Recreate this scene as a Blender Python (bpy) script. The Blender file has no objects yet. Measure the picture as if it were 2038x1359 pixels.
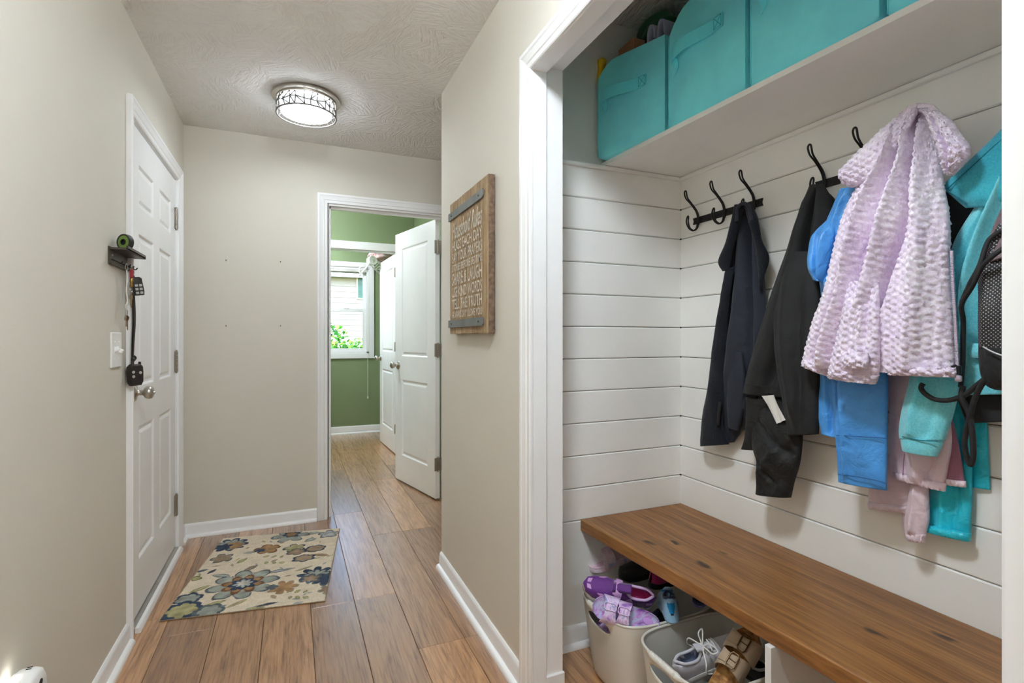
import bpy, bmesh, math, random
import numpy as np
from mathutils import Vector, Matrix

PI = math.pi
scene = bpy.context.scene
COL = scene.collection
random.seed(7)
rng = np.random.default_rng(7)

# ---------------------------------------------------------------- camera
F, YAW, VH, CAMH = 1022.0, 0.4062, 673.2, 1.178       # focal length in pixels, heading, horizon row, lens height
XL, YF, XR, XB, YE, HC = -.584, 3.555, .713, 1.516, 1.716, 2.44
cam = bpy.data.cameras.new('camera')
cam.sensor_width = 36.0
cam.lens = F / 2038 * 36
cam.shift_y = (VH - 679.5) / 2038
cam.clip_start = .05
cam_o = bpy.data.objects.new('camera', cam)
COL.objects.link(cam_o)
cam_o.location = (0, 0, CAMH)
cam_o.rotation_euler = (PI / 2, 0, -YAW)
scene.camera = cam_o
# ---------------------------------------------------------------- sky, sun, exposure
world = bpy.data.worlds.new('sky')
scene.world = world
world.use_nodes = True
wn = world.node_tree.nodes
sky = wn.new('ShaderNodeTexSky')
sky.sky_type = 'NISHITA'
sky.sun_disc = False
sky.sun_elevation = math.radians(38)
sky.sun_rotation = math.radians(200)
sky.air_density = 1.0
wn['Background'].inputs['Strength'].default_value = .58
world.node_tree.links.new(sky.outputs['Color'], wn['Background'].inputs['Color'])
sun = bpy.data.lights.new('sun', 'SUN')
sun.energy = 1.5
sun.angle = .02
sun.color = (1, .95, .88)
sun_o = bpy.data.objects.new('sun', sun)
COL.objects.link(sun_o)
sun_o.rotation_euler = (math.radians(50), 0, math.radians(-24))
LAMP = 62.0            # brightness of the ceiling fixtures' diffusers
vs = scene.view_settings
vs.view_transform = 'Standard'
vs.look = 'None'
vs.exposure = .43
vs.gamma = 1
vs.use_curve_mapping = False
scene.cycles.use_denoising = True
scene.cycles.max_bounces = 10
scene.cycles.diffuse_bounces = 7
scene.cycles.caustics_reflective = False
scene.cycles.caustics_refractive = False


# ---------------------------------------------------------------- from a pixel to a point at a known place
def ray(u, v):
    a = (u - 1019) / F
    return Vector((math.sin(YAW) + math.cos(YAW) * a, math.cos(YAW) - math.sin(YAW) * a, -(v - VH) / F))


def at(u, v, X=None, Y=None, Z=None, D=None):
    d = ray(u, v)
    if D is not None: return Vector((0, 0, CAMH)) + d * D
    if X is not None: t = X / d.x
    elif Y is not None: t = Y / d.y
    else: t = (Z - CAMH) / d.z
    return Vector((0, 0, CAMH)) + d * t


# ---------------------------------------------------------------- materials
def lin(c):
    return tuple(((x / 255) / 12.92 if x <= 10 else ((x / 255 + .055) / 1.055) ** 2.4) for x in c) + (1,)


class NT:
    def __init__(s, name):
        s.m = bpy.data.materials.new(name)
        s.m.use_nodes = True
        s.t = s.m.node_tree
        s.b = s.t.nodes['Principled BSDF']
        s.out = s.t.nodes['Material Output']
    def n(s, kind, **kw):
        o = s.t.nodes.new('ShaderNode' + kind)
        for k, v in kw.items():
            if k.startswith('i_'):
                o.inputs[k[2:].replace('_', ' ')].default_value = v
            elif k[0] == 'I' and k[1:].isdigit():
                o.inputs[int(k[1:])].default_value = v
            else:
                setattr(o, k, v)
        return o
    def l(s, a, b):
        s.t.links.new(a, b)
    def set(s, **kw):
        for k, v in kw.items():
            s.b.inputs[k.replace('_', ' ')].default_value = v
    def coord(s, scale=(1, 1, 1), rand=False):
        c = s.n('TexCoord')
        m = s.n('Mapping')
        m.inputs['Scale'].default_value = scale
        s.l(c.outputs['Object'], m.inputs['Vector'])
        if rand:
            oi = s.n('ObjectInfo')
            mu = s.n('Math', operation='MULTIPLY', I1=37.0)
            s.l(oi.outputs['Random'], mu.inputs[0])
            cx = s.n('CombineXYZ')
            for i in range(3): s.l(mu.outputs[0], cx.inputs[i])
            s.l(cx.outputs[0], m.inputs['Location'])
        return m.outputs['Vector']
    def noise(s, vec, scale, detail=3, rough=.55, dist=0):
        o = s.n('TexNoise')
        o.inputs['Scale'].default_value = scale
        o.inputs['Detail'].default_value = detail
        o.inputs['Roughness'].default_value = rough
        o.inputs['Distortion'].default_value = dist
        s.l(vec, o.inputs['Vector'])
        return o.outputs['Fac']
    def ramp(s, fac, stops):
        r = s.n('ValToRGB')
        e = r.color_ramp.elements
        while len(e) < len(stops): e.new(.5)
        for i, (p, c) in enumerate(stops):
            e[i].position = p
            e[i].color = c if len(c) == 4 else lin(c)
        s.l(fac, r.inputs['Fac'])
        return r.outputs['Color']
    def mixc(s, fac, a, b, mode='MIX'):
        m = s.n('Mix', data_type='RGBA', blend_type=mode)
        for src, i in ((fac, 0), (a, 6), (b, 7)):
            if hasattr(src, 'type') and hasattr(src, 'node'): s.l(src, m.inputs[i])
            else: m.inputs[i].default_value = src
        return m.outputs[2]
    def bump(s, h, strength=.3, dist=.01):
        b = s.n('Bump')
        b.inputs['Strength'].default_value = strength
        b.inputs['Distance'].default_value = dist
        s.l(h, b.inputs['Height'])
        if s.b.inputs['Normal'].links:
            s.l(s.b.inputs['Normal'].links[0].from_socket, b.inputs['Normal'])
        s.l(b.outputs['Normal'], s.b.inputs['Normal'])


MATS = {}


def plain(name, rgb, rough=.5, metal=0, var=.06, vscale=6, bump=0, bscale=60, bdist=.002, rand=False, **kw):
    """A painted / moulded / woven surface: a base colour that varies a little, with fine relief."""
    if name in MATS: return MATS[name]
    t = NT(name)
    v = t.coord(rand=rand)
    f = t.noise(v, vscale, 4)
    a = [max(0, c * (1 - var)) for c in rgb]
    b = [min(255, c * (1 + var)) for c in rgb]
    t.l(t.ramp(f, [(.3, a), (.7, b)]), t.b.inputs['Base Color'])
    t.set(Roughness=rough, Metallic=metal)
    for k, x in kw.items():
        t.b.inputs[k.replace('_', ' ')].default_value = x
    if bump:
        t.bump(t.noise(v, bscale, 3), bump, bdist)
    MATS[name] = t.m
    return t.m


M = {}
M['wall'] = plain('wall_paint', (212, 207, 195), .75, var=.012, vscale=1.2, bump=.25, bscale=160, bdist=.001)
M['white'] = plain('trim_paint', (238, 238, 238), .35, var=.015, vscale=3)
M['shiplap'] = plain('shiplap_paint', (242, 242, 239), .45, var=.015, vscale=3, bump=.08, bscale=30)
M['drywall'] = plain('closet_paint', (236, 236, 234), .7, var=.012, vscale=2, bump=.2, bscale=150, bdist=.001)
M['green'] = plain('green_paint', (130, 147, 108), .7, var=.03, vscale=1.5, bump=.2, bscale=150, bdist=.001)
M['dark'] = plain('gap_dark', (52, 40, 30), .9, var=.1)
M['nickel'] = plain('brushed_nickel', (190, 184, 174), .32, 1, var=.05)
M['hinge'] = plain('hinge_nickel', (165, 158, 146), .4, 1, var=.05)
M['black_iron'] = plain('black_iron', (24, 23, 23), .45, .3, var=.1, bump=.15, bscale=200)
M['plastic_white'] = plain('white_plastic', (240, 240, 238), .35, var=.01)
M['dark_hole'] = plain('dark_recess', (30, 28, 27), .7)


def ceiling_mat():
    t = NT('ceiling_stomp_texture')
    v = t.coord()
    vo = t.n('TexVoronoi', voronoi_dimensions='3D')
    vo.inputs['Scale'].default_value = 8
    nd = t.n('TexNoise')
    nd.inputs['Scale'].default_value = 9
    t.l(v, nd.inputs['Vector'])
    ad = t.n('VectorMath', operation='MULTIPLY_ADD')
    t.l(nd.outputs['Color'], ad.inputs[0])
    ad.inputs[1].default_value = (.09, .09, .09)
    t.l(v, ad.inputs[2])
    t.l(ad.outputs[0], vo.inputs['Vector'])
    sx = t.n('SeparateColor')
    t.l(vo.outputs['Color'], sx.inputs[0])
    an = t.n('Math', operation='MULTIPLY', I1=6.283)
    t.l(sx.outputs[0], an.inputs[0])
    vr = t.n('VectorRotate', rotation_type='Z_AXIS')
    t.l(v, vr.inputs['Vector'])
    t.l(an.outputs[0], vr.inputs['Angle'])
    mp = t.n('Mapping')
    mp.inputs['Scale'].default_value = (14, 85, 20)
    t.l(vr.outputs[0], mp.inputs['Vector'])
    st = t.noise(mp.outputs[0], 1, 3, .6)
    st = t.ramp(st, [(.4, (0, 0, 0, 1)), (.62, (1, 1, 1, 1))])
    t.bump(st, .8, .006)
    t.l(t.ramp(t.noise(v, 2), [(.3, (240, 239, 237)), (.7, (246, 245, 243))]), t.b.inputs['Base Color'])
    t.set(Roughness=.85)
    return t.m


M['ceiling'] = ceiling_mat()


def plank_mat():
    """Vinyl plank: long cathedral grain, each plank shifted in tone and pattern."""
    t = NT('plank_floor')
    v = t.coord((1, 1, 1), rand=True)
    st = t.n('Mapping')
    st.inputs['Scale'].default_value = (9, .9, 9)
    t.l(v, st.inputs['Vector'])
    big = t.noise(st.outputs[0], 1.0, 5, .55, 1.6)
    st2 = t.n('Mapping')
    st2.inputs['Scale'].default_value = (120, 5, 60)
    t.l(v, st2.inputs['Vector'])
    fine = t.noise(st2.outputs[0], 1.0, 4, .6, .4)
    rings = t.n('Math', operation='PINGPONG', I1=.5)
    mul = t.n('Math', operation='MULTIPLY', I1=5.0)
    t.l(big, mul.inputs[0])
    t.l(mul.outputs[0], rings.inputs[0])
    r2 = t.n('Math', operation='MULTIPLY', I1=2.0)
    t.l(rings.outputs[0], r2.inputs[0])
    c1 = t.ramp(r2.outputs[0], [(.0, (138, 92, 54)), (.45, (180, 132, 88)), (1, (198, 152, 108))])
    c2 = t.ramp(fine, [(.33, (100, 62, 34)), (.52, (198, 150, 104)), (.75, (216, 172, 128))])
    c = t.mixc(.45, c1, c2)
    oi = t.n('ObjectInfo')
    tone = t.ramp(oi.outputs['Random'], [(0, (200, 192, 188)), (.5, (232, 226, 220)), (1, (255, 250, 244))])
    c = t.mixc(1.0, c, tone, 'MULTIPLY')
    t.l(c, t.b.inputs['Base Color'])
    rr = t.ramp(fine, [(.3, (.42, .42, .42, 1)), (.7, (.3, .3, .3, 1))])
    t.l(rr, t.b.inputs['Roughness'])
    t.set(Specular_IOR_Level=.6, Coat_Weight=1.0, Coat_Roughness=.27, Coat_IOR=1.8)
    t.bump(fine, .22, .0015)
    return t.m


M['plank'] = plank_mat()


def bench_mat():
    t = NT('stained_pine')
    v = t.coord()
    m1 = t.n('Mapping')
    m1.inputs['Scale'].default_value = (26, 1.6, 20)
    t.l(v, m1.inputs['Vector'])
    g = t.noise(m1.outputs[0], 1, 5, .6, .9)
    m2 = t.n('Mapping')
    m2.inputs['Scale'].default_value = (170, 6, 90)
    t.l(v, m2.inputs['Vector'])
    f = t.noise(m2.outputs[0], 1, 4, .6)
    c = t.mixc(.4, t.ramp(g, [(.28, (84, 50, 24)), (.5, (138, 92, 48)), (.72, (172, 124, 70))]),
               t.ramp(f, [(.32, (66, 38, 16)), (.58, (156, 106, 56)), (.75, (182, 134, 78))]))
    # knots and dark streaks with a shape of their own
    m3 = t.n('Mapping')
    m3.inputs['Scale'].default_value = (11, 5.0, 6)
    t.l(v, m3.inputs['Vector'])
    vo = t.n('TexVoronoi')
    vo.inputs['Scale'].default_value = 1.0
    nz = t.n('TexNoise')
    nz.inputs['Scale'].default_value = 3.0
    t.l(m3.outputs[0], nz.inputs['Vector'])
    ad = t.n('VectorMath', operation='MULTIPLY_ADD')
    ad.inputs[1].default_value = (.35, .35, .35)
    t.l(nz.outputs['Color'], ad.inputs[0])
    t.l(m3.outputs[0], ad.inputs[2])
    t.l(ad.outputs[0], vo.inputs['Vector'])
    k = t.ramp(vo.outputs['Distance'], [(.07, (1, 1, 1, 1)), (.17, (0, 0, 0, 1))])
    c = t.mixc(k, c, lin((48, 28, 15)))
    t.l(c, t.b.inputs['Base Color'])
    t.set(Roughness=.42)
    t.bump(f, .12, .002)
    return t.m


M['bench'] = bench_mat()


# ---------------------------------------------------------------- mesh helpers
WM = {}           # world matrix of every parent


def tag(o, label=None, cat=None, group=None, kind=None):
    if label: o['label'] = label
    if cat: o['category'] = cat
    if group: o['group'] = group
    if kind: o['kind'] = kind
    return o


def thing(name, label=None, cat=None, loc=(0, 0, 0), group=None, kind=None, mat=None):
    o = bpy.data.objects.new(name, None)
    o.empty_display_size = .05
    COL.objects.link(o)
    mw = mat if mat is not None else Matrix.Translation(Vector(loc))
    o.matrix_world = mw
    WM[o] = mw.copy()
    return tag(o, label, cat, group, kind)


def link(name, me, mat, parent=None, local=False):
    o = bpy.data.objects.new(name, me)
    COL.objects.link(o)
    if mat is not None and not me.materials: me.materials.append(mat)
    WM[o] = Matrix.Identity(4)
    if parent is not None:
        o.parent = parent
        if local: WM[o] = WM[parent].copy()
        else: o.matrix_parent_inverse = WM[parent].inverted()
    return o


class MB:
    """Collects shapes; build() links them as one mesh object."""
    def __init__(s):
        s.V, s.Fc = [], []
    def add(s, vs_, fs_):
        n = len(s.V)
        s.V += [tuple(v) for v in vs_]
        s.Fc += [tuple(n + i for i in f) for f in fs_]
        return s
    def box(s, lo, hi, b=0, mat=None):
        x0, y0, z0 = lo
        x1, y1, z1 = hi
        if b <= 0:
            vv = [(x, y, z) for x in (x0, x1) for y in (y0, y1) for z in (z0, z1)]
            ff = [(0, 1, 3, 2), (4, 6, 7, 5), (0, 4, 5, 1), (2, 3, 7, 6), (0, 2, 6, 4), (1, 5, 7, 3)]
        else:
            vv, ix = [], {}
            for i, x in enumerate((x0, x1)):
                for j, y in enumerate((y0, y1)):
                    for k, z in enumerate((z0, z1)):
                        dx, dy, dz = (b if i == 0 else -b), (b if j == 0 else -b), (b if k == 0 else -b)
                        ix[i, j, k, 0] = len(vv); vv.append((x, y + dy, z + dz))
                        ix[i, j, k, 1] = len(vv); vv.append((x + dx, y, z + dz))
                        ix[i, j, k, 2] = len(vv); vv.append((x + dx, y + dy, z))
            ff = []
            sq = ((0, 0), (0, 1), (1, 1), (1, 0))
            for i in (0, 1):
                ff.append([ix[i, j, k, 0] for j, k in sq])
                ff.append([ix[j, i, k, 1] for j, k in sq])
                ff.append([ix[j, k, i, 2] for j, k in sq])
            for j in (0, 1):
                for k in (0, 1):
                    ff.append([ix[0, j, k, 1], ix[1, j, k, 1], ix[1, j, k, 2], ix[0, j, k, 2]])
                    ff.append([ix[j, 0, k, 0], ix[j, 1, k, 0], ix[j, 1, k, 2], ix[j, 0, k, 2]])
                    ff.append([ix[j, k, 0, 0], ix[j, k, 1, 0], ix[j, k, 1, 1], ix[j, k, 0, 1]])
            for i in (0, 1):
                for j in (0, 1):
                    for k in (0, 1):
                        ff.append([ix[i, j, k, 0], ix[i, j, k, 1], ix[i, j, k, 2]])
        if mat is not None: vv = [mat @ Vector(v) for v in vv]
        return s.add(vv, ff)
    def loft(s, rings, closed=True, cap0=True, cap1=True):
        n = len(rings[0])
        vv = [p for r in rings for p in r]
        ff = []
        for a in range(len(rings) - 1):
            for i in range(n if closed else n - 1):
                j = (i + 1) % n
                ff.append((a * n + i, a * n + j, (a + 1) * n + j, (a + 1) * n + i))
        if cap0: ff.append(tuple(reversed(range(n))))
        if cap1: ff.append(tuple(range((len(rings) - 1) * n, len(rings) * n)))
        return s.add(vv, ff)
    def tube(s, pts, r, n=8, closed=False, flat=1.0, up=None):
        pts = [Vector(p) for p in pts]
        m = len(pts)
        rr = r if hasattr(r, '__len__') else [r] * m
        rings, prev = [], None
        for i in range(m):
            if closed: d = pts[(i + 1) % m] - pts[i - 1]
            else: d = pts[min(i + 1, m - 1)] - pts[max(i - 1, 0)]
            if d.length < 1e-9: d = Vector((0, 0, 1))
            d.normalize()
            if prev is None:
                u_ = Vector(up) if up is not None else (Vector((0, 0, 1)) if abs(d.z) < .9 else Vector((1, 0, 0)))
            else: u_ = prev
            u_ = (u_ - d * u_.dot(d))
            if u_.length < 1e-6: u_ = d.orthogonal()
            u_.normalize()
            w_ = d.cross(u_)
            prev = u_
            rings.append([pts[i] + (u_ * math.cos(2 * PI * k / n) * flat + w_ * math.sin(2 * PI * k / n)) * rr[i] for k in range(n)])
        if closed: rings.append(rings[0])
        return s.loft(rings, True, not closed, not closed)
    def lathe(s, prof, mat=None, n=24, cap0=True, cap1=True):
        mat = mat if mat is not None else Matrix.Identity(4)
        rings = [[mat @ Vector((r * math.cos(2 * PI * k / n), r * math.sin(2 * PI * k / n), z)) for k in range(n)] for r, z in prof]
        return s.loft(rings, True, cap0, cap1)
    def prism(s, poly, h0, h1, mat=None):
        mat = mat if mat is not None else Matrix.Identity(4)
        r0 = [mat @ Vector((x, y, h0)) for x, y in poly]
        r1 = [mat @ Vector((x, y, h1)) for x, y in poly]
        return s.loft([r0, r1])
    def grid(s, pts, closed_u=False):
        """pts[row][col]"""
        return s.loft(pts, closed_u, False, False)
    def mesh(s, name, smooth=False, fix=True):
        me = bpy.data.meshes.new(name)
        me.from_pydata(s.V, [], s.Fc)
        if fix:
            bm = bmesh.new()
            bm.from_mesh(me)
            bmesh.ops.recalc_face_normals(bm, faces=bm.faces)
            bm.to_mesh(me)
            bm.free()
        if smooth:
            if smooth is True:
                me.polygons.foreach_set('use_smooth', [True] * len(me.polygons))
            else:
                me.polygons.foreach_set('use_smooth', [True] * len(me.polygons))
                me.set_sharp_from_angle(angle=math.radians(smooth))
        return me
    def build(s, name, mat, parent=None, smooth=False, local=False, label=None, kind=None, fix=True):
        o = link(name, s.mesh(name, smooth, fix), mat, parent, local)
        return tag(o, label, kind=kind)


def rot(axis, deg):
    return Matrix.Rotation(math.radians(deg), 4, axis)


def TR(*p):
    return Matrix.Translation(Vector(p))


def structure(name, mb, mat, label, cat, smooth=False):
    return tag(mb.build(name, mat, smooth=smooth), label, cat, kind='structure')


def smoothpath(pts, k=8, closed=False):
    """Catmull-Rom through the points."""
    P = [Vector(p) for p in pts]
    n = len(P)
    out = []
    for i in range(n if closed else n - 1):
        if closed: a, b, c, d = P[i - 1], P[i], P[(i + 1) % n], P[(i + 2) % n]
        else: a, b, c, d = P[max(i - 1, 0)], P[i], P[i + 1], P[min(i + 2, n - 1)]
        for j in range(k):
            t = j / k
            out.append(.5 * ((2 * b) + (c - a) * t + (2 * a - 5 * b + 4 * c - d) * t * t + (3 * b - a - 3 * c + d) * t ** 3))
    if not closed: out.append(P[-1])
    return out


# ================================================================ STRUCTURE
Y0 = -2.6                       # hall wall behind the lens
XE = 2.6                        # right side of the side passage beyond the hall corner
Y2, Y3 = 5.12, 6.62             # green partition, window wall
DY0, DY1 = 2.455, 3.375         # opening of the left door
DX0, DX1 = .225, 1.015          # opening of the far doorway
CY0, CY1 = .30, 1.488           # closet opening
YC = 2.578                      # the corner where the hall's right wall ends

# ---- floor: a dark base, planks laid on it one by one
floor = structure('floor', MB().box((XL - .1, Y0, -.06), (XE, Y3 + .05, -.006)), M['dark'],
                  'plank floor of warm tan boards running down the hall', 'floor')
WM[floor] = Matrix.Identity(4)
PW, PL = .183, 1.22
px0 = XL - .1 + .03


def plank_mesh(w, l, cache={}):
    k = (round(w, 3), round(l, 3))
    if k not in cache:
        b = .0014
        mb = MB()
        r = lambda i, z: [(i, i, z), (w - i, i, z), (w - i, l - i, z), (i, l - i, z)]
        g = .0007
        mb.loft([r(g, -.006), r(g, -b), r(g + b, 0)])
        cache[k] = mb.mesh('plank')
        cache[k].materials.append(M['plank'])
    return cache[k]


pr_ = random.Random(11)
i = 0
while px0 + i * PW < XE:
    x = px0 + i * PW
    w = min(PW, XE - x)
    y = Y0 - pr_.choice((.05, .35, .62, .93, 1.1))
    while y < Y3 + .05:
        a, b_ = max(y, Y0), min(y + PL, Y3 + .05)
        # only boards that the hall, the closet and the rooms beyond can show
        if b_ - a > .02 and b_ > -.4 and not (x > 1.75) and not (x + w < XL - .02):
            o = link('plank', plank_mesh(w, b_ - a), None, floor)
            o.location = (x, a, 0)
        y += PL
    i += 1

# ---- ceilings
structure('ceiling', MB().box((XL - .1, Y0, HC), (XE, YF + .12, HC + .1)), M['ceiling'],
          'white ceiling with swirled stomp-brush texture', 'ceiling')
structure('ceiling_beyond', MB().box((-1.2, YF + .12, HC), (XE, Y3 + .15, HC + .1)), M['drywall'],
          'plain ceiling over the green rooms', 'ceiling')

# ---- walls
w = MB()
w.box((XL - .12, Y0, 0), (XL, DY0, HC)).box((XL - .12, DY1, 0), (XL, YF + .12, HC)).box((XL - .12, DY0, 2.075), (XL, DY1, HC))
structure('wall_left', w, M['wall'], 'beige painted wall on the left with the six-panel door', 'wall')
w = MB()
w.box((XL, YF, 0), (DX0, YF + .115, HC)).box((DX1, YF, 0), (XE, YF + .115, HC)).box((DX0, YF, 2.06), (DX1, YF + .115, HC))
structure('wall_far', w, M['wall'], 'beige end wall with the doorway to the green room', 'wall')
w = MB()
w.box((XR, CY1 + .018, 0), (XR + .112, YC, HC)).box((XR, Y0, 0), (XR + .112, CY0 - .018, HC)).box((XR, CY0 - .018, 2.08), (XR + .112, CY1 + .018, HC))
structure('wall_right', w, M['wall'], 'beige wall on the right with the closet opening', 'wall')
structure('wall_passage', MB().box((XR + .112, YC - .11, 0), (XE, YC, HC)), M['wall'], 'beige wall round the hall corner', 'wall')
structure('wall_passage_end', MB().box((XE, YC - .11, 0), (XE + .1, YF, HC)), M['wall'], 'beige wall closing the side passage', 'wall')
structure('wall_back', MB().box((XL - .1, Y0 - .1, 0), (XR + .112, Y0, HC)), M['wall'], 'beige wall behind the viewer', 'wall')

# green rooms
w = MB()
w.box((-1.2, Y2, 0), (.22, Y2 + .1, HC)).box((1.0, Y2, 0), (1.14, Y2 + .1, HC)).box((.22, Y2, 2.035), (1.0, Y2 + .1, HC))
structure('wall_green_partition', w, M['green'], 'sage green wall above the inner doorway', 'wall')
structure('wall_green_side', MB().box((1.132, YF + .115, 0), (1.24, Y2 + .1, HC)), M['green'], 'sage green side wall behind the open white door', 'wall')
structure('wall_green_room_side', MB().box((-1.3, YF + .115, 0), (-1.2, Y3 + .15, HC)), M['green'], 'sage green wall on the far left of the inner room', 'wall')
structure('wall_green_closet_side', MB().box((1.36, Y2 + .1, 0), (1.46, Y3 + .15, HC)), M['green'], 'sage green wall beside the window', 'wall')
structure('wall_green_return', MB().box((1.14, Y2, 0), (1.46, Y2 + .1, HC)), M['green'], 'sage green return wall behind the inner door', 'wall')
WX0, WX1, WZ0, WZ1 = .02, .897, .99, 2.06
w = MB()
w.box((-1.3, Y3, 0), (WX0, Y3 + .15, HC)).box((WX1, Y3, 0), (1.46, Y3 + .15, HC)).box((WX0, Y3, 0), (WX1, Y3 + .15, WZ0)).box((WX0, Y3, WZ1), (WX1, Y3 + .15, HC))
structure('wall_window', w, M['green'], 'sage green wall with the window', 'wall')

# closet shell
ZJ0, SP = .6, .1247
ZTOP = 1.853
structure('wall_closet_upper', MB().box((XB + .02, -.15, 0), (XB + .12, YE + .12, HC)), M['drywall'], 'white closet rear wall above the shelf', 'wall')
structure('wall_closet_side', MB().box((XR + .112, YE + .016, 0), (XB + .02, YE + .12, HC)), M['drywall'], 'white closet end wall above the shelf', 'wall')
structure('wall_closet_near', MB().box((XR + .112, -.15, 0), (XB + .02, -.05, HC)), M['drywall'], 'white closet wall out of sight by the viewer', 'wall')
edges = [0, .4755] + [ZJ0 + k * SP for k in range(10)] + [ZTOP]


def board_profile(z0, z1, t):
    """nickel-gap board: tiny chamfers on both long edges"""
    c = .0035
    return [(0, z0 + .0012), (t - c, z0 + .0012), (t, z0 + .0012 + c), (t, z1 - .0012 - c), (t - c, z1 - .0012), (0, z1 - .0012)]


cb = tag(MB().box((XB + .012, -.05, .0), (XB + .02, YE + .016, ZTOP)).build('wall_closet_back', M['dark_hole']),
         'white shiplap rear wall of the closet behind the coats', 'wall', kind='structure')
ce = tag(MB().box((XR + .112, YE + .012, .0), (XB + .012, YE + .016, ZTOP)).build('wall_closet_end', M['dark_hole']),
         'white shiplap end wall of the closet on the left', 'wall', kind='structure')
for z0, z1 in zip(edges[:-1], edges[1:]):
    if z0 >= 0:
        p = board_profile(z0, z1, .0125)
        MB().loft([[(XB + .0125 - a, yy, z) for a, z in p] for yy in (-.05, YE + .0)]).build('shiplap_board', M['shiplap'], cb)
    p = board_profile(z0, z1, .0125)
    MB().loft([[(xx, YE + .0125 - a, z) for a, z in p] for xx in (XR + .112, XB)]).build('shiplap_board', M['shiplap'], ce)


# ---- trim mouldings
def casing(name, mp, a0, a1, z0, z1, wd, label, th=.018, mat=None, prof=None):
    """moulded casing mitred round an opening; mp(along, z, out) -> point"""
    prof = prof or [(0, 0), (0, .009), (.004, .012), (wd * .30, .0125), (wd * .36, .0155), (wd * .42, .0125), (wd * .72, th * .86), (wd * .80, th), (wd * .96, th), (wd, th * .75), (wd, 0)]
    rings = []
    for al, s1, zz, s2 in ((a0, -1, z0, 0), (a0, -1, z1, 1), (a1, 1, z1, 1), (a1, 1, z0, 0)):
        rings.append([mp(al + s1 * o, zz + s2 * o, d) for o, d in prof])
    return structure(name, MB().loft(rings), mat or M['white'], label, 'door trim')


def jamb(mb, mp, a0, a1, z1, d0, d1, t=.018):
    """lining of an opening from depth d0 to d1"""
    def bx(p, q):
        A, B = mp(*p), mp(*q)
        mb.box([min(x, y) for x, y in zip(A, B)], [max(x, y) for x, y in zip(A, B)], .001)
    bx((a0 - t, 0, d0), (a0, z1, d1)); bx((a1, 0, d0), (a1 + t, z1, d1)); bx((a0 - t, z1, d0), (a1 + t, z1 + t, d1))
    return mb


mpL = lambda y, z, d: (XL + d, y, z)
mpF = lambda x, z, d: (x, YF - d, z)
mpR = lambda y, z, d: (XR - d, y, z)
mpG = lambda x, z, d: (x, Y2 - d, z)
mpW = lambda x, z, d: (x, Y3 - d, z)
casing('trim_1', mpL, DY0 + .012, DY1 - .012, 0, 2.062, .062, 'white moulded casing round the six-panel door', th=.022)
structure('trim_2', jamb(MB(), mpL, DY0 + .018, DY1 - .018, 2.057, -.1, .0), M['white'], 'white door lining of the six-panel door', 'door trim')
casing('trim_3', mpF, DX0 - .006, DX1 + .006, 0, 2.058, .064, 'white moulded casing round the doorway to the green room', th=.018)
m_ = jamb(MB(), mpF, DX0 + .004, DX1 - .004, 2.046, -.118, .0)
m_.box((DX0 + .004, YF + .03, 0), (DX0 + .016, YF + .065, 2.046)).box((DX0 + .004, YF + .03, 2.032), (DX1 - .004, YF + .065, 2.046))
structure('trim_4', m_, M['white'], 'white lining and stop of the doorway to the green room', 'door trim')
casing('trim_5', mpR, CY0, CY1, 0, 2.042, .066, 'wide white moulded casing round the closet opening', th=.02)
m_ = MB()
m_.box((XR - .002, CY1, 0), (XR + .05, CY1 + .018, 2.06), .0015).box((XR - .002, CY0 - .018, 0), (XR + .05, CY0, 2.06), .0015)
m_.box((XR - .002, CY0 - .018, 2.04), (XR + .05, CY1 + .018, 2.06), .0015)
m_.box((XR + .05, CY1 + .012, 0), (XR + .115, CY1 + .02, 2.08)).box((XR + .05, CY0 - .02, 0), (XR + .115, CY0 - .012, 2.08)).box((XR + .05, CY0 - .02, 2.066), (XR + .115, CY1 + .02, 2.082))
m_.box((XR + .05, CY1 + .004, 0), (XR + .12, CY1 + .014, .075), .003)
structure('trim_6', m_, M['white'], 'white lining boards of the closet opening', 'door trim')
casing('trim_7', mpG, .232, .99, 0, 2.03, .075, 'flat white casing of the inner doorway', th=.016,
       prof=[(0, 0), (0, .014), (.002, .016), (.073, .016), (.075, .014), (.075, 0)])
structure('trim_8', jamb(MB(), mpG, .236, .986, 2.024, -.1, .0, .014), M['white'], 'white lining of the inner doorway', 'door trim')
# cleats under the shelf
c_ = MB().box((XB - .014, -.05, ZTOP - .013), (XB + .001, YE, ZTOP + .002), .003)
structure('trim_9', c_, M['shiplap'], 'thin white cleat under the shelf along the rear wall', 'cleat')
c_ = MB().box((XR + .112, YE - .014, ZTOP - .013), (XB - .014, YE + .001, ZTOP + .002), .003)
structure('trim_10', c_, M['shiplap'], 'thin white cleat under the shelf along the end wall', 'cleat')


# baseboards with shoe moulding: base board + quarter round as parts
def baseboard(name, mp, a0, a1, label, m0=0, m1=0, h=.08):
    root = thing(name, label, 'baseboard', kind='structure')
    pb = [(0, 0), (.013, 0), (.013, h * .70), (.011, h * .76), (.0115, h * .86), (.007, h * .95), (.004, h), (0, h)]
    ps = [(.013, 0), (.031, 0), (.0305, .006), (.027, .013), (.021, .0175), (.013, .019)]
    for nm, p in (('base_board', pb), ('shoe_moulding', ps)):
        MB().loft([[mp(a0 + m0 * d, z, d) for d, z in p], [mp(a1 + m1 * d, z, d) for d, z in p]]).build(nm, M['white'], root, smooth=40)
    return root


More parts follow.
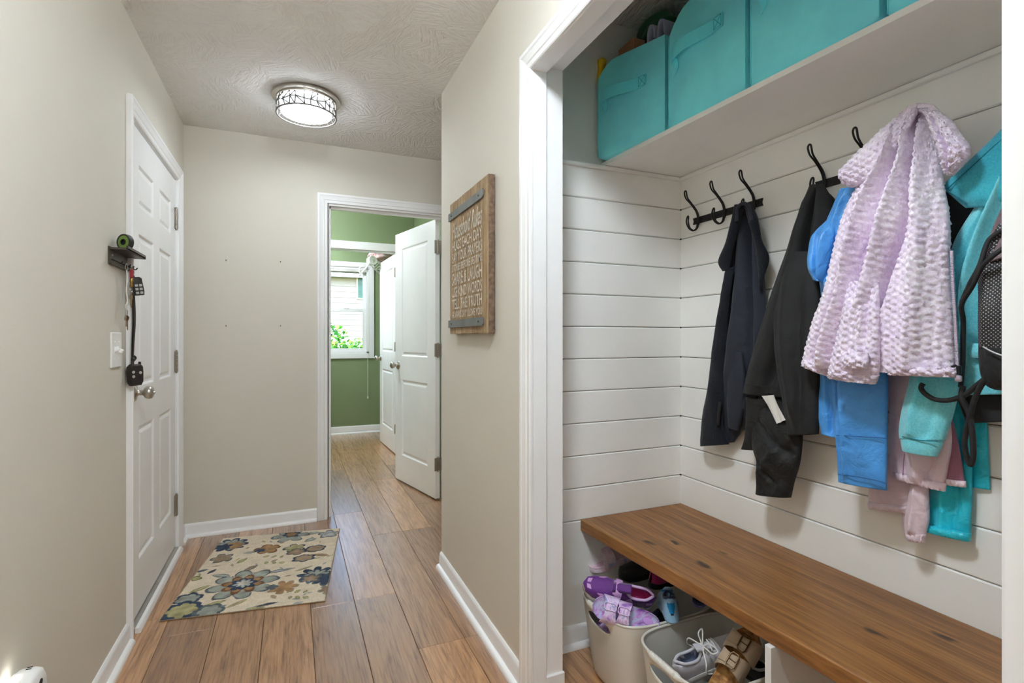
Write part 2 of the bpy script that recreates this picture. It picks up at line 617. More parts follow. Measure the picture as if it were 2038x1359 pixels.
baseboard('baseboard_left', mpL, Y0, DY0 - .052, 'white baseboard with shoe moulding left of the six-panel door')
baseboard('baseboard_corner', mpL, DY1 + .052, YF, 'short piece of white baseboard in the far corner', m1=-1)
baseboard('baseboard_far', mpF, XL, DX0 - .072, 'white baseboard below the beige end wall', m0=1)
baseboard('baseboard_right', mpR, CY1 + .067, YC, 'white baseboard along the wall below the wooden sign')
baseboard('baseboard_right_near', mpR, Y0, CY0 - .067, 'white baseboard behind the viewer')
baseboard('baseboard_closet', lambda x, z, d: (x, YE - d, z), XR + .112, XB, 'white baseboard on the closet end wall', h=.078)
baseboard('baseboard_window', mpW, -1.2, 1.36, 'white baseboard below the window on the green wall', h=.095)


# ---- doors
def door_mesh(root, W, Hh, T, panels, mat, local=True):
    """slab with real sunk panels on both faces; x across, y thickness, z up"""
    xs = sorted({0, W} | {p[0] for p in panels} | {p[1] for p in panels})
    zs = sorted({0, Hh} | {p[2] for p in panels} | {p[3] for p in panels})
    sl = MB()
    for yy in (0, T):
        for i in range(len(xs) - 1):
            for j in range(len(zs) - 1):
                cx, cz = (xs[i] + xs[i + 1]) / 2, (zs[j] + zs[j + 1]) / 2
                if any(p[0] < cx < p[1] and p[2] < cz < p[3] for p in panels): continue
                q = [(xs[i], yy, zs[j]), (xs[i + 1], yy, zs[j]), (xs[i + 1], yy, zs[j + 1]), (xs[i], yy, zs[j + 1])]
                if yy: q.reverse()
                sl.add(q, [(0, 1, 2, 3)])
    sl.add([(0, 0, 0), (0, T, 0), (0, T, Hh), (0, 0, Hh), (W, 0, 0), (W, T, 0), (W, T, Hh), (W, 0, Hh)],
           [(0, 3, 2, 1), (4, 5, 6, 7), (0, 1, 5, 4), (3, 7, 6, 2)])
    sl.build('slab', mat, root, local=local, fix=False)
    for x0, x1, z0, z1 in panels:
        pm = MB()
        for yy, s in ((0, 1), (T, -1)):
            rings = []
            for ins, dep in ((0, 0), (.004, .001), (.012, .0085), (.022, .0085), (.034, .003), (.04, .0022)):
                ring = [(x0 + ins, yy + s * dep, z0 + ins), (x1 - ins, yy + s * dep, z0 + ins), (x1 - ins, yy + s * dep, z1 - ins), (x0 + ins, yy + s * dep, z1 - ins)]
                if s < 0: ring.reverse()
                rings.append(ring)
            pm.loft(rings, True, False, True)
        pm.build('panel', mat, root, local=local, fix=False)


def knob(parent, mat4, mat, privacy=False):
    k = MB().lathe([(.0, 0), (.031, 0), (.033, .003), (.030, .008), (.016, .012), (.0115, .016), (.011, .03), (.014, .034), (.022, .038),
                    (.0268, .047), (.0275, .054), (.025, .062), (.018, .067), (.007, .069), (.006, .073), (0, .073)], mat4, 28).build('knob', mat, parent, smooth=50)
    MB().lathe([(0, -.001), (.036, -.001), (.036, .003), (.034, .0055), (0, .0055)], mat4, 28).build('rosette', mat, k, smooth=40)


def hinge(parent, mat4, mat, h=.1):
    """butt hinge: two leaves with screws and a knuckle; local x across, y out, z up from centre"""
    m = MB()
    m.box((-.032, -.001, -h / 2), (-.004, .0022, h / 2), .0008, mat4).box((.004, -.001, -h / 2), (.026, .0022, h / 2), .0008, mat4)
    for k in range(5):
        a = -h / 2 + k * h / 5
        m.lathe([(.0065, a + .0007), (.0065, a + h / 5 - .0007)], mat4 @ TR(0, .003, 0), 10)
    m.lathe([(.005, h / 2), (.005, h / 2 + .004), (.002, h / 2 + .008)], mat4 @ TR(0, .003, 0), 10)
    m.lathe([(.002, -h / 2 - .008), (.005, -h / 2 - .004), (.005, -h / 2)], mat4 @ TR(0, .003, 0), 10)
    for sx in (-.024, .018):
        for sz in (-.033, 0, .033):
            m.lathe([(0, 0), (.0035, 0), (.003, .003), (0, .003)], mat4 @ TR(sx, .0005, sz * h / .1) @ rot('X', -90), 8)
    m.build('hinge', mat, parent, smooth=40)


# door_1: six-panel door in the left wall, closed. local x runs along +Y
DW = DY1 - DY0 - .042
Mx1 = Matrix(((0, -1, 0, XL - .006), (1, 0, 0, DY0 + .021), (0, 0, 1, .028), (0, 0, 0, 1)))
d1 = thing('door_1', 'closed white six-panel door with nickel knob in the left wall', 'door', kind='structure', mat=Mx1)
px = (.135, .395, .505, .765)
s_ = DW / .876
six = []
for a, b in ((px[0], px[1]), (px[2], px[3])):
    six += [(a * s_, b * s_, .215, .78), (a * s_, b * s_, .945, 1.595), (a * s_, b * s_, 1.705, 1.885)]
door_mesh(d1, DW, 2.024, .042, six, M['white'])
knob(d1, TR(XL - .006, DY0 + .021 + .062, .955) @ rot('Y', 90), M['nickel'])
for zc in (1.842, 1.05, .255):
    hinge(d1, Matrix(((0, 1, 0, XL - .004), (1, 0, 0, DY1 - .019), (0, 0, 1, zc), (0, 0, 0, 1))), M['hinge'], .112)
m_ = MB().box((XL - .1, DY0 + .018, 0), (XL + .012, DY1 - .018, .022), .004)
m_.build('sill_plate', plain('threshold_metal', (176, 172, 166), .45, .5, var=.1), d1)
MB().box((XL - .03, DY0 + .02, .0215), (XL - .012, DY1 - .02, .029), .001).build('sweep_strip', M['black_iron'], d1)
m_ = MB().loft([[(XL + .012 + a, yy, z) for a, z in ((0, 0), (.02, 0), (.0195, .008), (.012, .019), (0, .021))] for yy in (DY0 + .02, DY1 - .02)])
m_.build('sill_strip', M['white'], d1, smooth=40)

# door_2: two-panel door of the far doorway, swung open into the green room
H2, E2 = at(875, 991, Z=.012), at(797, 950, Z=.012)
dirv = (E2 - H2); dirv.z = 0
ang = math.atan2(dirv.y, dirv.x)


def two_panel(name, H, ang, W, Hh, label, pz):
    mat4 = TR(H.x, H.y, .012) @ Matrix.Rotation(ang, 4, 'Z')
    r = thing(name, label, 'door', kind='structure', mat=mat4)
    door_mesh(r, W, Hh, .035, [(.125, W - .125, *z) for z in pz], M['white'])
    for s, yy in ((1, .035), (-1, 0)):
        knob(r, mat4 @ TR(W - .06, yy, .945) @ rot('X', -90 * s), M['nickel'])
    return r, mat4


d2, m2 = two_panel('door_2', H2 + Vector((0, .0, 0)), ang, .712, 2.03, 'open white two-panel door swung into the green room', [(.21, .83), (1.02, 1.9)])
for zc in (1.83, 1.08, .25):
    hinge(d2, m2 @ TR(-.004, .018, zc) @ rot('Z', 90), M['hinge'], .095)
H3 = Vector((1.0, Y2 + .11, 0))
d3, m3 = two_panel('door_3', H3, math.atan2(.775, -.035), .755, 2.02, 'open white two-panel door beside the window', [(.21, .83), (1.02, 1.9)])
for zc in (1.83, 1.08, .25):
    hinge(d3, m3 @ TR(-.004, .018, zc) @ rot('Z', 90), M['hinge'], .095)

# ---- window_1: double-hung window
w1 = thing('window_1', 'white double-hung window looking onto a neighbouring house', 'window', (.46, Y3, WZ0), kind='structure')
casing_ = MB()
rings = []
for al, zz in ((WX0, WZ0), (WX0, WZ1), (WX1, WZ1), (WX1, WZ0)):
    sx = -1 if al == WX0 else 1
    sz = -1 if zz == WZ0 else 1
    rings.append([(al + sx * o, Y3 - d, zz + sz * o) for o, d in ((0, 0), (0, .014), (.004, .016), (.058, .018), (.062, .015), (.062, 0))])
rings.append(rings[0])
casing_.loft(rings, True, False, False)
casing_.build('casing', M['white'], w1)
fr = MB()
for lo, hi in (((WX0, Y3, WZ0), (WX0 + .03, Y3 + .14, WZ1)), ((WX1 - .03, Y3, WZ0), (WX1, Y3 + .14, WZ1)), ((WX0, Y3, WZ0), (WX1, Y3 + .14, WZ0 + .025)), ((WX0, Y3, WZ1 - .03), (WX1, Y3 + .14, WZ1))):
    fr.box(lo, hi, .002)
fr.build('frame', M['white'], w1)


def glass_mat():
    t = NT('window_glass')
    tr = t.n('BsdfTransparent')
    gl = t.n('BsdfGlossy')
    gl.inputs['Roughness'].default_value = .02
    fr_ = t.n('Fresnel')
    fr_.inputs['IOR'].default_value = 1.25
    mx = t.n('MixShader')
    t.l(fr_.outputs[0], mx.inputs[0]); t.l(tr.outputs[0], mx.inputs[1]); t.l(gl.outputs[0], mx.inputs[2])
    t.l(mx.outputs[0], t.out.inputs['Surface'])
    return t.m


M['glass'] = glass_mat()
ZM = 1.53
for nm, z0, z1, yy, rw in (('lower_sash', WZ0 + .025, ZM + .018, Y3 + .03, .04), ('upper_sash', ZM - .018, WZ1 - .03, Y3 + .07, .036)):
    sb = MB()
    x0, x1 = WX0 + .03, WX1 - .03
    sb.box((x0, yy, z0), (x0 + rw, yy + .034, z1), .002).box((x1 - rw, yy, z0), (x1, yy + .034, z1), .002)
    sb.box((x0 + rw, yy, z0), (x1 - rw, yy + .034, z0 + rw), .002).box((x0 + rw, yy, z1 - rw), (x1 - rw, yy + .034, z1), .002)
    so = sb.build(nm, M['white'], w1)
    MB().box((x0 + rw, yy + .015, z0 + rw), (x1 - rw, yy + .019, z1 - rw)).build('pane', M['glass'], so)
MB().box((.6, Y3 + .026, ZM + .012), (.66, Y3 + .05, ZM + .028), .004).build('sash_lock', M['white'], w1)
MB().box((WX0 + .01, Y3 - .0, 2.0), (WX1 - .01, Y3 + .028, 2.03), .006).build('blind_headrail', plain('blind_white', (212, 210, 204), .6), w1)


# ================================================================ FIXTURES AND SMALL THINGS ON THE WALLS
def emis(name, rgb, strength):
    t = NT(name)
    e = t.n('Emission')
    e.inputs['Color'].default_value = lin(rgb)
    e.inputs['Strength'].default_value = strength
    t.l(e.outputs[0], t.out.inputs['Surface'])
    return t.m


M['lamp'] = emis('lamp_diffuser', (237, 247, 255), LAMP * .9)
M['ceiling_fill_ring'] = emis('added_fill_ring', (237, 247, 255), 110)
M['lattice'] = plain('lattice_pewter', (120, 116, 112), .6, .2)
M['lamp_soft'] = emis('lamp_diffuser_soft', (237, 247, 255), LAMP * .55)
M['lamp_bright'] = emis('lamp_diffuser_bright', (237, 247, 255), LAMP * 1.5)
for k_, f_ in (('lamp', 1), ('lamp_soft', .46), ('lamp_bright', 1.5)):
    M[k_ + '_side'] = emis(k_ + '_side_glass', (237, 247, 255), LAMP * f_ * 2.1 if k_ != 'lamp_soft' else 2.2)


def ceiling_light(x, y, label, lm='lamp'):
    r = thing('ceiling_light', label, 'light', (x, y, HC), group='flush drum ceiling lights')
    T = TR(x, y, HC)
    MB().lathe([(0, 0), (.166, 0), (.168, -.004), (.168, -.014), (.160, -.017), (.148, -.018), (.147, -.026), (.142, -.028), (0, -.028)], T, 48).build('base_plate', M['nickel'], r, smooth=40)
    MB().lathe([(.1, -.024), (.124, -.026), (.126, -.03), (.126, -.084), (.122, -.089)], T, 48, True, False).build('side_glass', M[lm + '_side'], r, smooth=30)
    if lm == 'lamp_soft':  # extra glowing ring, added only to throw a halo onto the ceiling
        MB().lathe([(.1265, -.0275), (.1285, -.0285), (.1285, -.0345), (.1265, -.0355)], T, 48, False, False).build('ceiling_fill_ring', M['ceiling_fill_ring'], r, smooth=30)
    MB().lathe([(.122, -.0885), (.1215, -.0895), (0, -.0897)], T, 48, False, True).build('diffuser', M[lm], r, smooth=30)
    la = MB()
    rr = random.Random(5)
    n, R = 26, .146
    row = [[(2 * PI * (k + rr.uniform(-.28, .28)) / n, z + rr.uniform(-.008, .008) * (0 < j < 2)) for k in range(n)] for j, z in enumerate((-.03, -.062, -.094))]
    mids = row[1]
    P = lambda a, z: (x + R * math.cos(a), y + R * math.sin(a), HC + z)
    def seg(a, b):
        k = 4
        a0, z0 = a
        a1, z1 = b
        la.tube([P(a0 + (a1 - a0) * t / k, z0 + (z1 - z0) * t / k) for t in range(k + 1)], .0029, 5)
    for k in range(n):
        seg(row[0][k], mids[k])
        seg(mids[k], row[2][k])
        if rr.random() < .75:
            nx = mids[(k + 1) % n]
            seg(mids[k], (nx[0] + (2 * PI if k == n - 1 else 0), nx[1]))
        if rr.random() < .6:
            nx = row[2][(k + 1) % n]
            seg(mids[k], (nx[0] + (2 * PI if k == n - 1 else 0), nx[1]))
        if rr.random() < .4:
            nx = row[0][(k + 1) % n]
            seg(mids[k], (nx[0] + (2 * PI if k == n - 1 else 0), nx[1]))
    la.build('lattice', M['lattice'], r, smooth=True, kind='stuff')
    MB().tube([(x + .146 * math.cos(2 * PI * k / 48), y + .146 * math.sin(2 * PI * k / 48), HC - .096) for k in range(48)], .004, 8, closed=True).build('rim', M['lattice'], r, smooth=True)
    return r


ceiling_light(.075, 2.9, 'flush drum ceiling light with a metal twig lattice, in view down the hall', 'lamp_soft')
ceiling_light(.2, .68, 'flush drum ceiling light over the closet opening, above the viewer', 'lamp_bright')
ceiling_light(.07, -1.55, 'added fill light behind the viewer, shaped as a flush drum ceiling light')  # unseen fixture added as fill from behind the camera

# ---- small nails left in the end wall
for u, v in ((450, 520), (558, 523), (450, 650), (558, 650)):
    p = at(u, v, Y=YF)
    side = 'upper' if v < 600 else 'lower'
    lr = 'left' if u < 500 else 'right'
    n = MB().tube([p + Vector((0, .002, 0)), p + Vector((.001, -.012, .006))], .0013, 6).lathe([(0, 0), (.003, 0), (.003, .001), (0, .001)], TR(*(p + Vector((.001, -.012, .006)))) @ rot('X', 65), 8)
    tag(n.build('wall_nail', M['black_iron']), f'tiny bare nail in the beige end wall, {side} {lr} of the four', 'nail', 'bare nails in the end wall')

# ---- wooden sign with lettering on the right wall
XS = XR - .03
sy0, sy1, sz0, sz1 = 1.815, 2.325, 1.197, 1.802
sg = thing('wall_sign', 'weathered wooden plank sign with white family rules lettering and two metal straps', 'sign', (XR, (sy0 + sy1) / 2, sz0))


def sign_mat():
    t = NT('sign_wood')
    v = t.coord((1, 1, 1), rand=True)
    m1 = t.n('Mapping')
    m1.inputs['Scale'].default_value = (60, 70, 4)
    t.l(v, m1.inputs['Vector'])
    f = t.noise(m1.outputs[0], 1, 4, .6, .5)
    c = t.ramp(f, [(.25, (112, 88, 58)), (.5, (158, 130, 94)), (.75, (190, 164, 128))])
    pale = t.noise(v, 22, 4, .65)
    c = t.mixc(t.ramp(pale, [(.5, (0, 0, 0, 1)), (.75, (.35, .35, .35, 1))]), c, lin((196, 182, 158)))
    t.l(c, t.b.inputs['Base Color'])
    t.set(Roughness=.75)
    t.bump(f, .3, .002)
    return t.m


M['sign'] = sign_mat()
M['strap'] = plain('strap_steel', (120, 122, 120), .5, .6, var=.1)
M['signside'] = plain('sign_edge', (104, 84, 68), .85, var=.25, vscale=60, bump=.5, bscale=120)
nb = 6
ww = (sy1 - sy0) / nb
for k in range(nb):
    dd = (.0, .0012, .0004, .0016, .0006, .001)[k]
    MB().box((XS + dd, sy0 + k * ww + .0008, sz0 + .0015 * (k % 2)), (XR - .006, sy0 + (k + 1) * ww - .0008, sz1 - .002 * ((k + 1) % 2)), .0015).build('plank', M['sign'], sg)
MB().box((XR - .006, sy0 + .006, sz0 + .01), (XR, sy1 - .006, sz1 - .01)).build('backing', M['signside'], sg)
MB().box((XS + .001, sy0 - .0022, sz0 + .001), (XR - .004, sy0 - .0002, sz1 - .003), .0008).build('edge_strip', M['signside'], sg)
for zc in (sz1 - .062, sz0 + .047):
    st = MB()
    y0, y1, hh = sy0 + .045, sy1 + .006, .017
    pl = [(y0, -hh + .007), (y0 + .008, -hh), (y1, -hh), (y1, hh), (y0 + .008, hh), (y0, hh - .007)]
    st.loft([[(XS - .006, a, zc + b) for a, b in pl], [(XS - .001, a, zc + b) for a, b in pl]])
    so = st.build('metal_strap', M['strap'], sg)
    for yy in (y0 + .05, y1 - .05):
        MB().lathe([(0, 0), (.004, 0), (.003, .002), (0, .0025)], TR(XS - .006, yy, zc) @ rot('Y', -90), 8).build('rivet', M['black_iron'], so)


def text_part(txt, width, height, mat4, mat, parent, name='lettering', shear=0, ext=.0004, spacing=1.0):
    cu = bpy.data.curves.new(name, 'FONT')
    cu.body = txt
    cu.size = 1
    cu.extrude = 0
    cu.shear = shear
    cu.space_character = spacing
    cu.align_x = 'LEFT'
    cu.resolution_u = 3
    cu.offset = .012
    to = bpy.data.objects.new(name, cu)
    COL.objects.link(to)
    dg = bpy.context.evaluated_depsgraph_get()
    me = bpy.data.meshes.new_from_object(to.evaluated_get(dg))
    bpy.data.objects.remove(to)
    co = np.empty(len(me.vertices) * 3)
    me.vertices.foreach_get('co', co)
    co = co.reshape(-1, 3)
    lo, hi = co.min(0), co.max(0)
    co[:, 0] = (co[:, 0] - lo[0]) / (hi[0] - lo[0]) * width
    co[:, 1] = (co[:, 1] - lo[1]) / (hi[1] - lo[1]) * height
    co = [mat4 @ Vector((a, b, ext)) for a, b, c in co]
    me.vertices.foreach_set('co', np.array(co).ravel())
    me.materials.clear()
    return link(name, me, mat, parent)


M['paint_white'] = plain('sign_white_paint', (206, 198, 182), .8, var=.2, vscale=70)
lines = [('Household Rules', .088, .34), ('HUGS EACH DAY', .05, 0), ('SAY YOUR PRAYERS', .05, 0), ('STORIES BEFORE BEDTIME', .036, 0), ('SHARE & LAUGH', .062, 0),
         ('USE KIND WORDS', .052, 0), ('TELL THE TRUTH', .052, 0), ('ALWAYS SAY I LOVE YOU', .034, 0)]
zz = sz1 - .098
for txt, hh, sh in lines:
    hh *= .89
    # reading direction runs from the far end (left in view) towards the viewer: -Y
    wdt = .40
    m4 = Matrix(((0, 0, -1, XS - .0012), (-1, 0, 0, sy1 - .045), (0, 1, 0, zz - hh), (0, 0, 0, 1)))
    text_part(txt, wdt, hh, m4, M['paint_white'], sg, shear=sh)
    zz -= hh + (.008 if hh < .08 else .0)

# ---- light switch on the left wall
sp = at(219, 664, X=XL)
y0, y1, z0, z1 = 2.21, 2.325, 1.073, 1.199
sw = thing('light_switch', 'white double toggle light switch plate beside the six-panel door', 'switch', (XL, y0, z0))
MB().box((XL - .001, y0, z0), (XL + .006, y1, z1), .0025).build('cover_plate', M['plastic_white'], sw)
for k, yy in enumerate((y0 + .034, y1 - .034)):
    zc = (z0 + z1) / 2
    MB().box((XL + .004, yy - .006, zc - .013), (XL + .0072, yy + .006, zc + .013), .001).build('toggle_frame', M['plastic_white'], sw)
    MB().box((XL, -.0045, -.0075), (XL + .017, .0045, .0075), .002, TR(XL + .003, yy, zc) @ rot('Y', 26 if k else -26) @ TR(-XL, 0, 0)).build('toggle', M['plastic_white'], sw)
    for s in (-1, 1):
        MB().lathe([(0, 0), (.0028, 0), (.002, .0012), (0, .0014)], TR(XL + .006, yy, zc + s * .03) @ rot('Y', 90), 8).build('screw', M['plastic_white'], sw)

# ---- key rack with its ledge, keys, remote
M['rack'] = plain('rack_dark_metal', (74, 66, 58), .45, .4, var=.1)
ky0, ky1, kz0, kz1 = 2.19, 2.43, 1.437, 1.5
kr = thing('key_rack', 'small dark metal key rack with a narrow ledge on the left wall', 'key rack', (XL, ky0, kz0))
MB().box((XL, ky0, kz0), (XL + .004, ky1, kz1), .001).build('back_plate', M['rack'], kr)
MB().box((XL + .003, ky0, kz1 - .012), (XL + .058, ky1, kz1 - .004), .0015).box((XL + .052, ky0, kz1 - .012), (XL + .058, ky1, kz1 + .004), .001).build('ledge', M['rack'], kr)
MB().box((XL + .003, ky0, kz0), (XL + .010, ky1, kz0 + .006), .001).build('bottom_lip', M['rack'], kr)
for k in range(5):
    yy = ky0 + .025 + k * .047
    MB().tube(smoothpath([(XL + .003, yy, kz0 + .02), (XL + .02, yy, kz0 + .012), (XL + .03, yy, kz0 + .006), (XL + .037, yy, kz0 + .014)], 4), .0022, 6).build('hook', M['black_iron'], kr, smooth=True)
MB().lathe([(0, 0), (.004, 0), (.003, .003), (0, .003)], TR(XL + .004, ky0 + .03, kz1 - .028) @ rot('Y', 90), 8).build('screw', M['nickel'], kr)
# roll on the ledge
cc = at(241, 496, X=XL + .03)
rl = thing('tape_roll', 'small green and black round roll standing on the key rack ledge', 'roll', cc)
T = TR(XL + .034, 2.255, kz1 + .0285 - .004) @ rot('Z', -35) @ rot('X', 90)
MB().lathe([(.0285, -.009), (.029, -.007), (.029, .007), (.0285, .009), (.0245, .009), (.0245, -.009)], T, 24, False, False).build('rim', plain('roll_black', (34, 34, 32), .5), rl, smooth=40)
MB().lathe([(.024, -.0075), (.024, .0075), (.0115, .0085), (.0115, -.0085)], T, 24, False, False).lathe([(.024, -.0075), (.0115, -.0085)], T, 24, False, False).build('body', plain('roll_green', (112, 140, 58), .6), rl, smooth=40)
MB().lathe([(.0115, -.0095), (.0115, .0095), (.009, .0098), (.009, -.0098), (.0115, -.0095)], T, 16, False, False).lathe([(0, -.004), (.0095, -.004), (.0095, .004), (0, .004)], T, 16).build('core', plain('roll_core', (20, 20, 18), .5), rl, smooth=40)

M['brass'] = plain('key_brass', (150, 118, 62), .35, 1, var=.1)
M['steel'] = plain('key_steel', (178, 176, 170), .3, 1, var=.05)


def key(parent, P, ang, mat, L=.05, tilt=0):
    """flat key hanging by its bow at P"""
    T = TR(*P) @ rot('X', ang) @ rot('Z', tilt)
    k = MB()
    bow = [(.0105 * math.cos(2 * PI * j / 14) * 1.0, -.012 + .0115 * math.sin(2 * PI * j / 14)) for j in range(14)]
    Tb = T @ Matrix(((0, 0, 1, 0), (1, 0, 0, 0), (0, 1, 0, 0), (0, 0, 0, 1)))
    k.prism(bow, -.001, .001, Tb)
    k.prism([(-.0038, -.022), (.0038, -.022), (.0038, -L + .006), (0, -L), (-.0025, -L + .004), (-.0038, -L + .008), (-.0022, -L + .012), (-.0038, -L + .017)], -.001, .001, Tb)
    return k.build('key', mat, parent)


def ringpts(P, r, ax='X', n=18):
    o = []
    for j in range(n):
        a = 2 * PI * j / n
        o.append(Vector(P) + (Vector((0, r * math.cos(a), r * math.sin(a))) if ax == 'X' else Vector((r * math.cos(a), 0, r * math.sin(a)))))
    return o


KX = XL + .036
P0 = Vector((KX, 2.262, 1.443))
kb = thing('house_keys', 'small brass keys on a long white cord hanging from the rack', 'keys', P0)
MB().tube(ringpts(P0 + Vector((0, 0, -.006)), .012), .0014, 6, True).build('split_ring', M['steel'], kb, smooth=True)
MB().tube(smoothpath([P0 + Vector(p) for p in ((0, 0, -.016), (.001, .004, -.05), (-.001, 0, -.09), (.001, .006, -.125), (0, .002, -.14))], 5), .0022, 6).tube(ringpts(P0 + Vector((0, .002, -.152)), .011, n=14), .0018, 6, True).build('cord', plain('cord_white', (214, 212, 204), .8), kb, smooth=True)
MB().tube(ringpts(P0 + Vector((0, .002, -.172)), .0125), .0013, 6, True).build('split_ring', M['steel'], kb, smooth=True)
key(kb, P0 + Vector((.002, .0, -.182)), 4, plain('key_copper', (132, 92, 50), .35, 1), .054)
key(kb, P0 + Vector((-.001, .009, -.180)), -10, M['steel'], .045, 55)

P1 = Vector((KX, 2.325, 1.443))
cf = thing('car_keys', 'black car key fob with brass keys and a red clip hanging from the rack', 'keys', P1)
MB().tube(ringpts(P1 + Vector((0, 0, -.004)), .009), .0014, 6, True).build('split_ring', M['steel'], cf, smooth=True)
MB().box((-.005, -.007, -.04), (.005, .007, -.006), .002, TR(*P1)).build('clip', plain('clip_red', (150, 34, 40), .45), cf)
MB().lathe([(.0055, -.075), (.0065, -.07), (.005, -.06), (.0062, -.052), (.006, -.042), (.004, -.039)], TR(*P1), 12).build('carabiner', M['brass'], cf, smooth=True)
MB().tube(ringpts(P1 + Vector((0, -.008, -.088)), .014), .0014, 6, True).build('split_ring', M['steel'], cf, smooth=True)
fob = MB()
T = TR(*(P1 + Vector((.012, .03, -.068)))) @ rot('Z', -48) @ rot('X', 9)
fob.loft([[T @ Vector((x, y * s, z * s + (1 - s) * -.01)) for y, z in ((-.017, .03), (-.009, .036), (.009, .036), (.017, .03), (.0195, -.02), (.017, -.034), (-.017, -.034), (-.0195, -.02))] for x, s in ((-.006, .9), (-.004, 1), (.004, 1), (.0065, .9))])
fo = fob.build('fob', plain('fob_black', (30, 27, 25), .4), cf, smooth=35)
for j in range(3):
    for i in (-1, 1):
        MB().box((.0062, i * .0075 - .0055, -.024 + j * .014 - .0045), (.0074, i * .0075 + .0055, -.024 + j * .014 + .0045), .0006, T).build('button', plain('button_grey', (170, 170, 168), .5), fo)
MB().tube([P1 + Vector((0, .002, -.012)), P1 + Vector((.003, .014, -.025)), P1 + Vector((.004, .026, -.034))], .0018, 6).build('strap', M['steel'], cf, smooth=True)
key(cf, P1 + Vector((.003, -.01, -.1)), -6, M['brass'], .052)
key(cf, P1 + Vector((-.002, -.004, -.1)), 12, M['steel'], .05, 40)

# remote on a lanyard
P2 = Vector((KX - .014, 2.392, 1.44))
rm = thing('remote_lanyard', 'black remote control hanging from a long dark lanyard', 'remote', P2)
M['lany'] = plain('lanyard_webbing', (46, 40, 34), .8, var=.2, vscale=40, bump=.3, bscale=300)
la = MB()
path = smoothpath([P2 + Vector(p) for p in ((0, 0, 0), (.002, -.01, -.06), (.004, -.004, -.13), (.004, .002, -.2), (.002, .0, -.27), (.0, .0, -.333))], 8)
for off, tw in ((0, 0), (.004, .5)):
    rings = []
    for i, p in enumerate(path):
        a = tw + .9 * math.sin(i / len(path) * 3.2 + tw * 3)
        w_ = Vector((math.sin(a) * .3, math.cos(a), 0)) * .0085
        n_ = Vector((math.cos(a), -math.sin(a) * .3, 0)) * .0011
        q = p + Vector((off, 0, 0))
        rings.append([q - w_ - n_, q + w_ - n_, q + w_ + n_, q - w_ + n_])
    la.loft(rings)
la.build('lanyard', M['lany'], rm)
la = MB()
q = path[-1]
la.tube(smoothpath([q, q + Vector((.004, .012, .002)), q + Vector((.006, .022, -.006)), q + Vector((.003, .014, -.014)), q + Vector((0, 0, -.02))], 5), .004, 6)
la.tube(smoothpath([q + Vector((0, -.004, -.006)), q + Vector((.004, -.016, -.03)), q + Vector((.004, -.024, -.045))], 5), .003, 6)
la.build('knot', M['lany'], rm, smooth=True)
T = TR(*(q + Vector((.008, 0, -.028)))) @ rot('Z', -42) @ rot('X', 2)
body = [(-.026, -.01), (-.016, .0), (.016, .0), (.026, -.008), (.0275, -.03), (.026, -.07), (.018, -.084), (-.018, -.084), (-.026, -.07), (-.028, -.03)]
rb = MB().loft([[T @ Vector((x, y * s, -.042 + (z + .042) * s)) for y, z in body] for x, s in ((-.012, .86), (-.009, .97), (.0, 1), (.009, .97), (.013, .86))]).build('remote_body', plain('remote_black', (32, 26, 25), .4, var=.1, bump=.1), rm, smooth=40)
MB().lathe([(.0055, 0), (.0052, .02), (.0045, .03), (.003, .031), (0, .031)], T @ TR(0, -.008, -.003), 10).build('antenna', plain('remote_black', (32, 26, 25)), rb, smooth=40)
MB().lathe([(.005, 0), (.005, .01), (.003, .012), (0, .012)], T @ TR(.002, .018, -.004), 10).build('dial', M['lany'], rb, smooth=40)
for y, z, r in ((-.014, -.03, .0058), (-.014, -.047, .0058), (.012, -.034, .006), (.012, -.052, .0045)):
    MB().lathe([(0, 0), (r, 0), (r * .85, .0016), (0, .002)], T @ TR(.0128, y, z) @ rot('Y', 90), 12).build('button', plain('button_grey', (150, 148, 150), .5) if z > -.05 else M['dark_hole'], rb, smooth=40)

# ---- plug-in night light low on the left wall
nl = thing('night_light', 'white plug-in night light glowing low on the left wall', 'night light', (XL, 1.5, .36))
ny, nz = 1.515, .357
prof = []
for j in range(25):
    a = 2 * PI * j / 24
    prof.append((.058 * math.copysign(abs(math.cos(a)) ** .8, math.cos(a)), .058 * math.copysign(abs(math.sin(a)) ** .8, math.sin(a))))
prof = prof[:-1]
MB().loft([[(XL + x, ny + a * s, nz + b * s) for a, b in prof] for x, s in ((.006, .96), (.010, 1), (.034, 1), (.044, .95), (.05, .8))]).build('body', M['plastic_white'], nl, smooth=50)
MB().loft([[(XL + x, ny + a * s, nz + b * s) for a, b in prof] for x, s in ((.0, .9), (.006, .92))]).build('back_case', M['plastic_white'], nl)
gl = [(math.cos(t) * .0592, math.sin(t) * .0592) for t in np.linspace(math.radians(100), math.radians(165), 10)]
MB().loft([[(XL + x, ny + a * s, nz + b * s) for a, b in gl] for x, s in ((.008, 1.0), (.02, 1.0), (.02, 1.02), (.008, 1.02))] + [[(XL + .008, ny + a, nz + b) for a, b in gl]], closed=False, cap0=False, cap1=False).build('glow_strip', emis('night_glow', (255, 252, 244), 26), nl)
MB().lathe([(0, 0), (.0075, 0), (.0075, .0012), (.0062, .0012), (.006, -.001), (0, -.001)], TR(XL + .0502, ny + .012, nz + .024) @ rot('Y', 90), 16).build('sensor', M['dark_hole'], nl, smooth=40)
for k in range(2):
    MB().box((XL + .022, ny + .014 + k * .008, nz + .0565), (XL + .032, ny + .017 + k * .008, nz + .0578), .0003).build('slot', M['dark_hole'], nl)


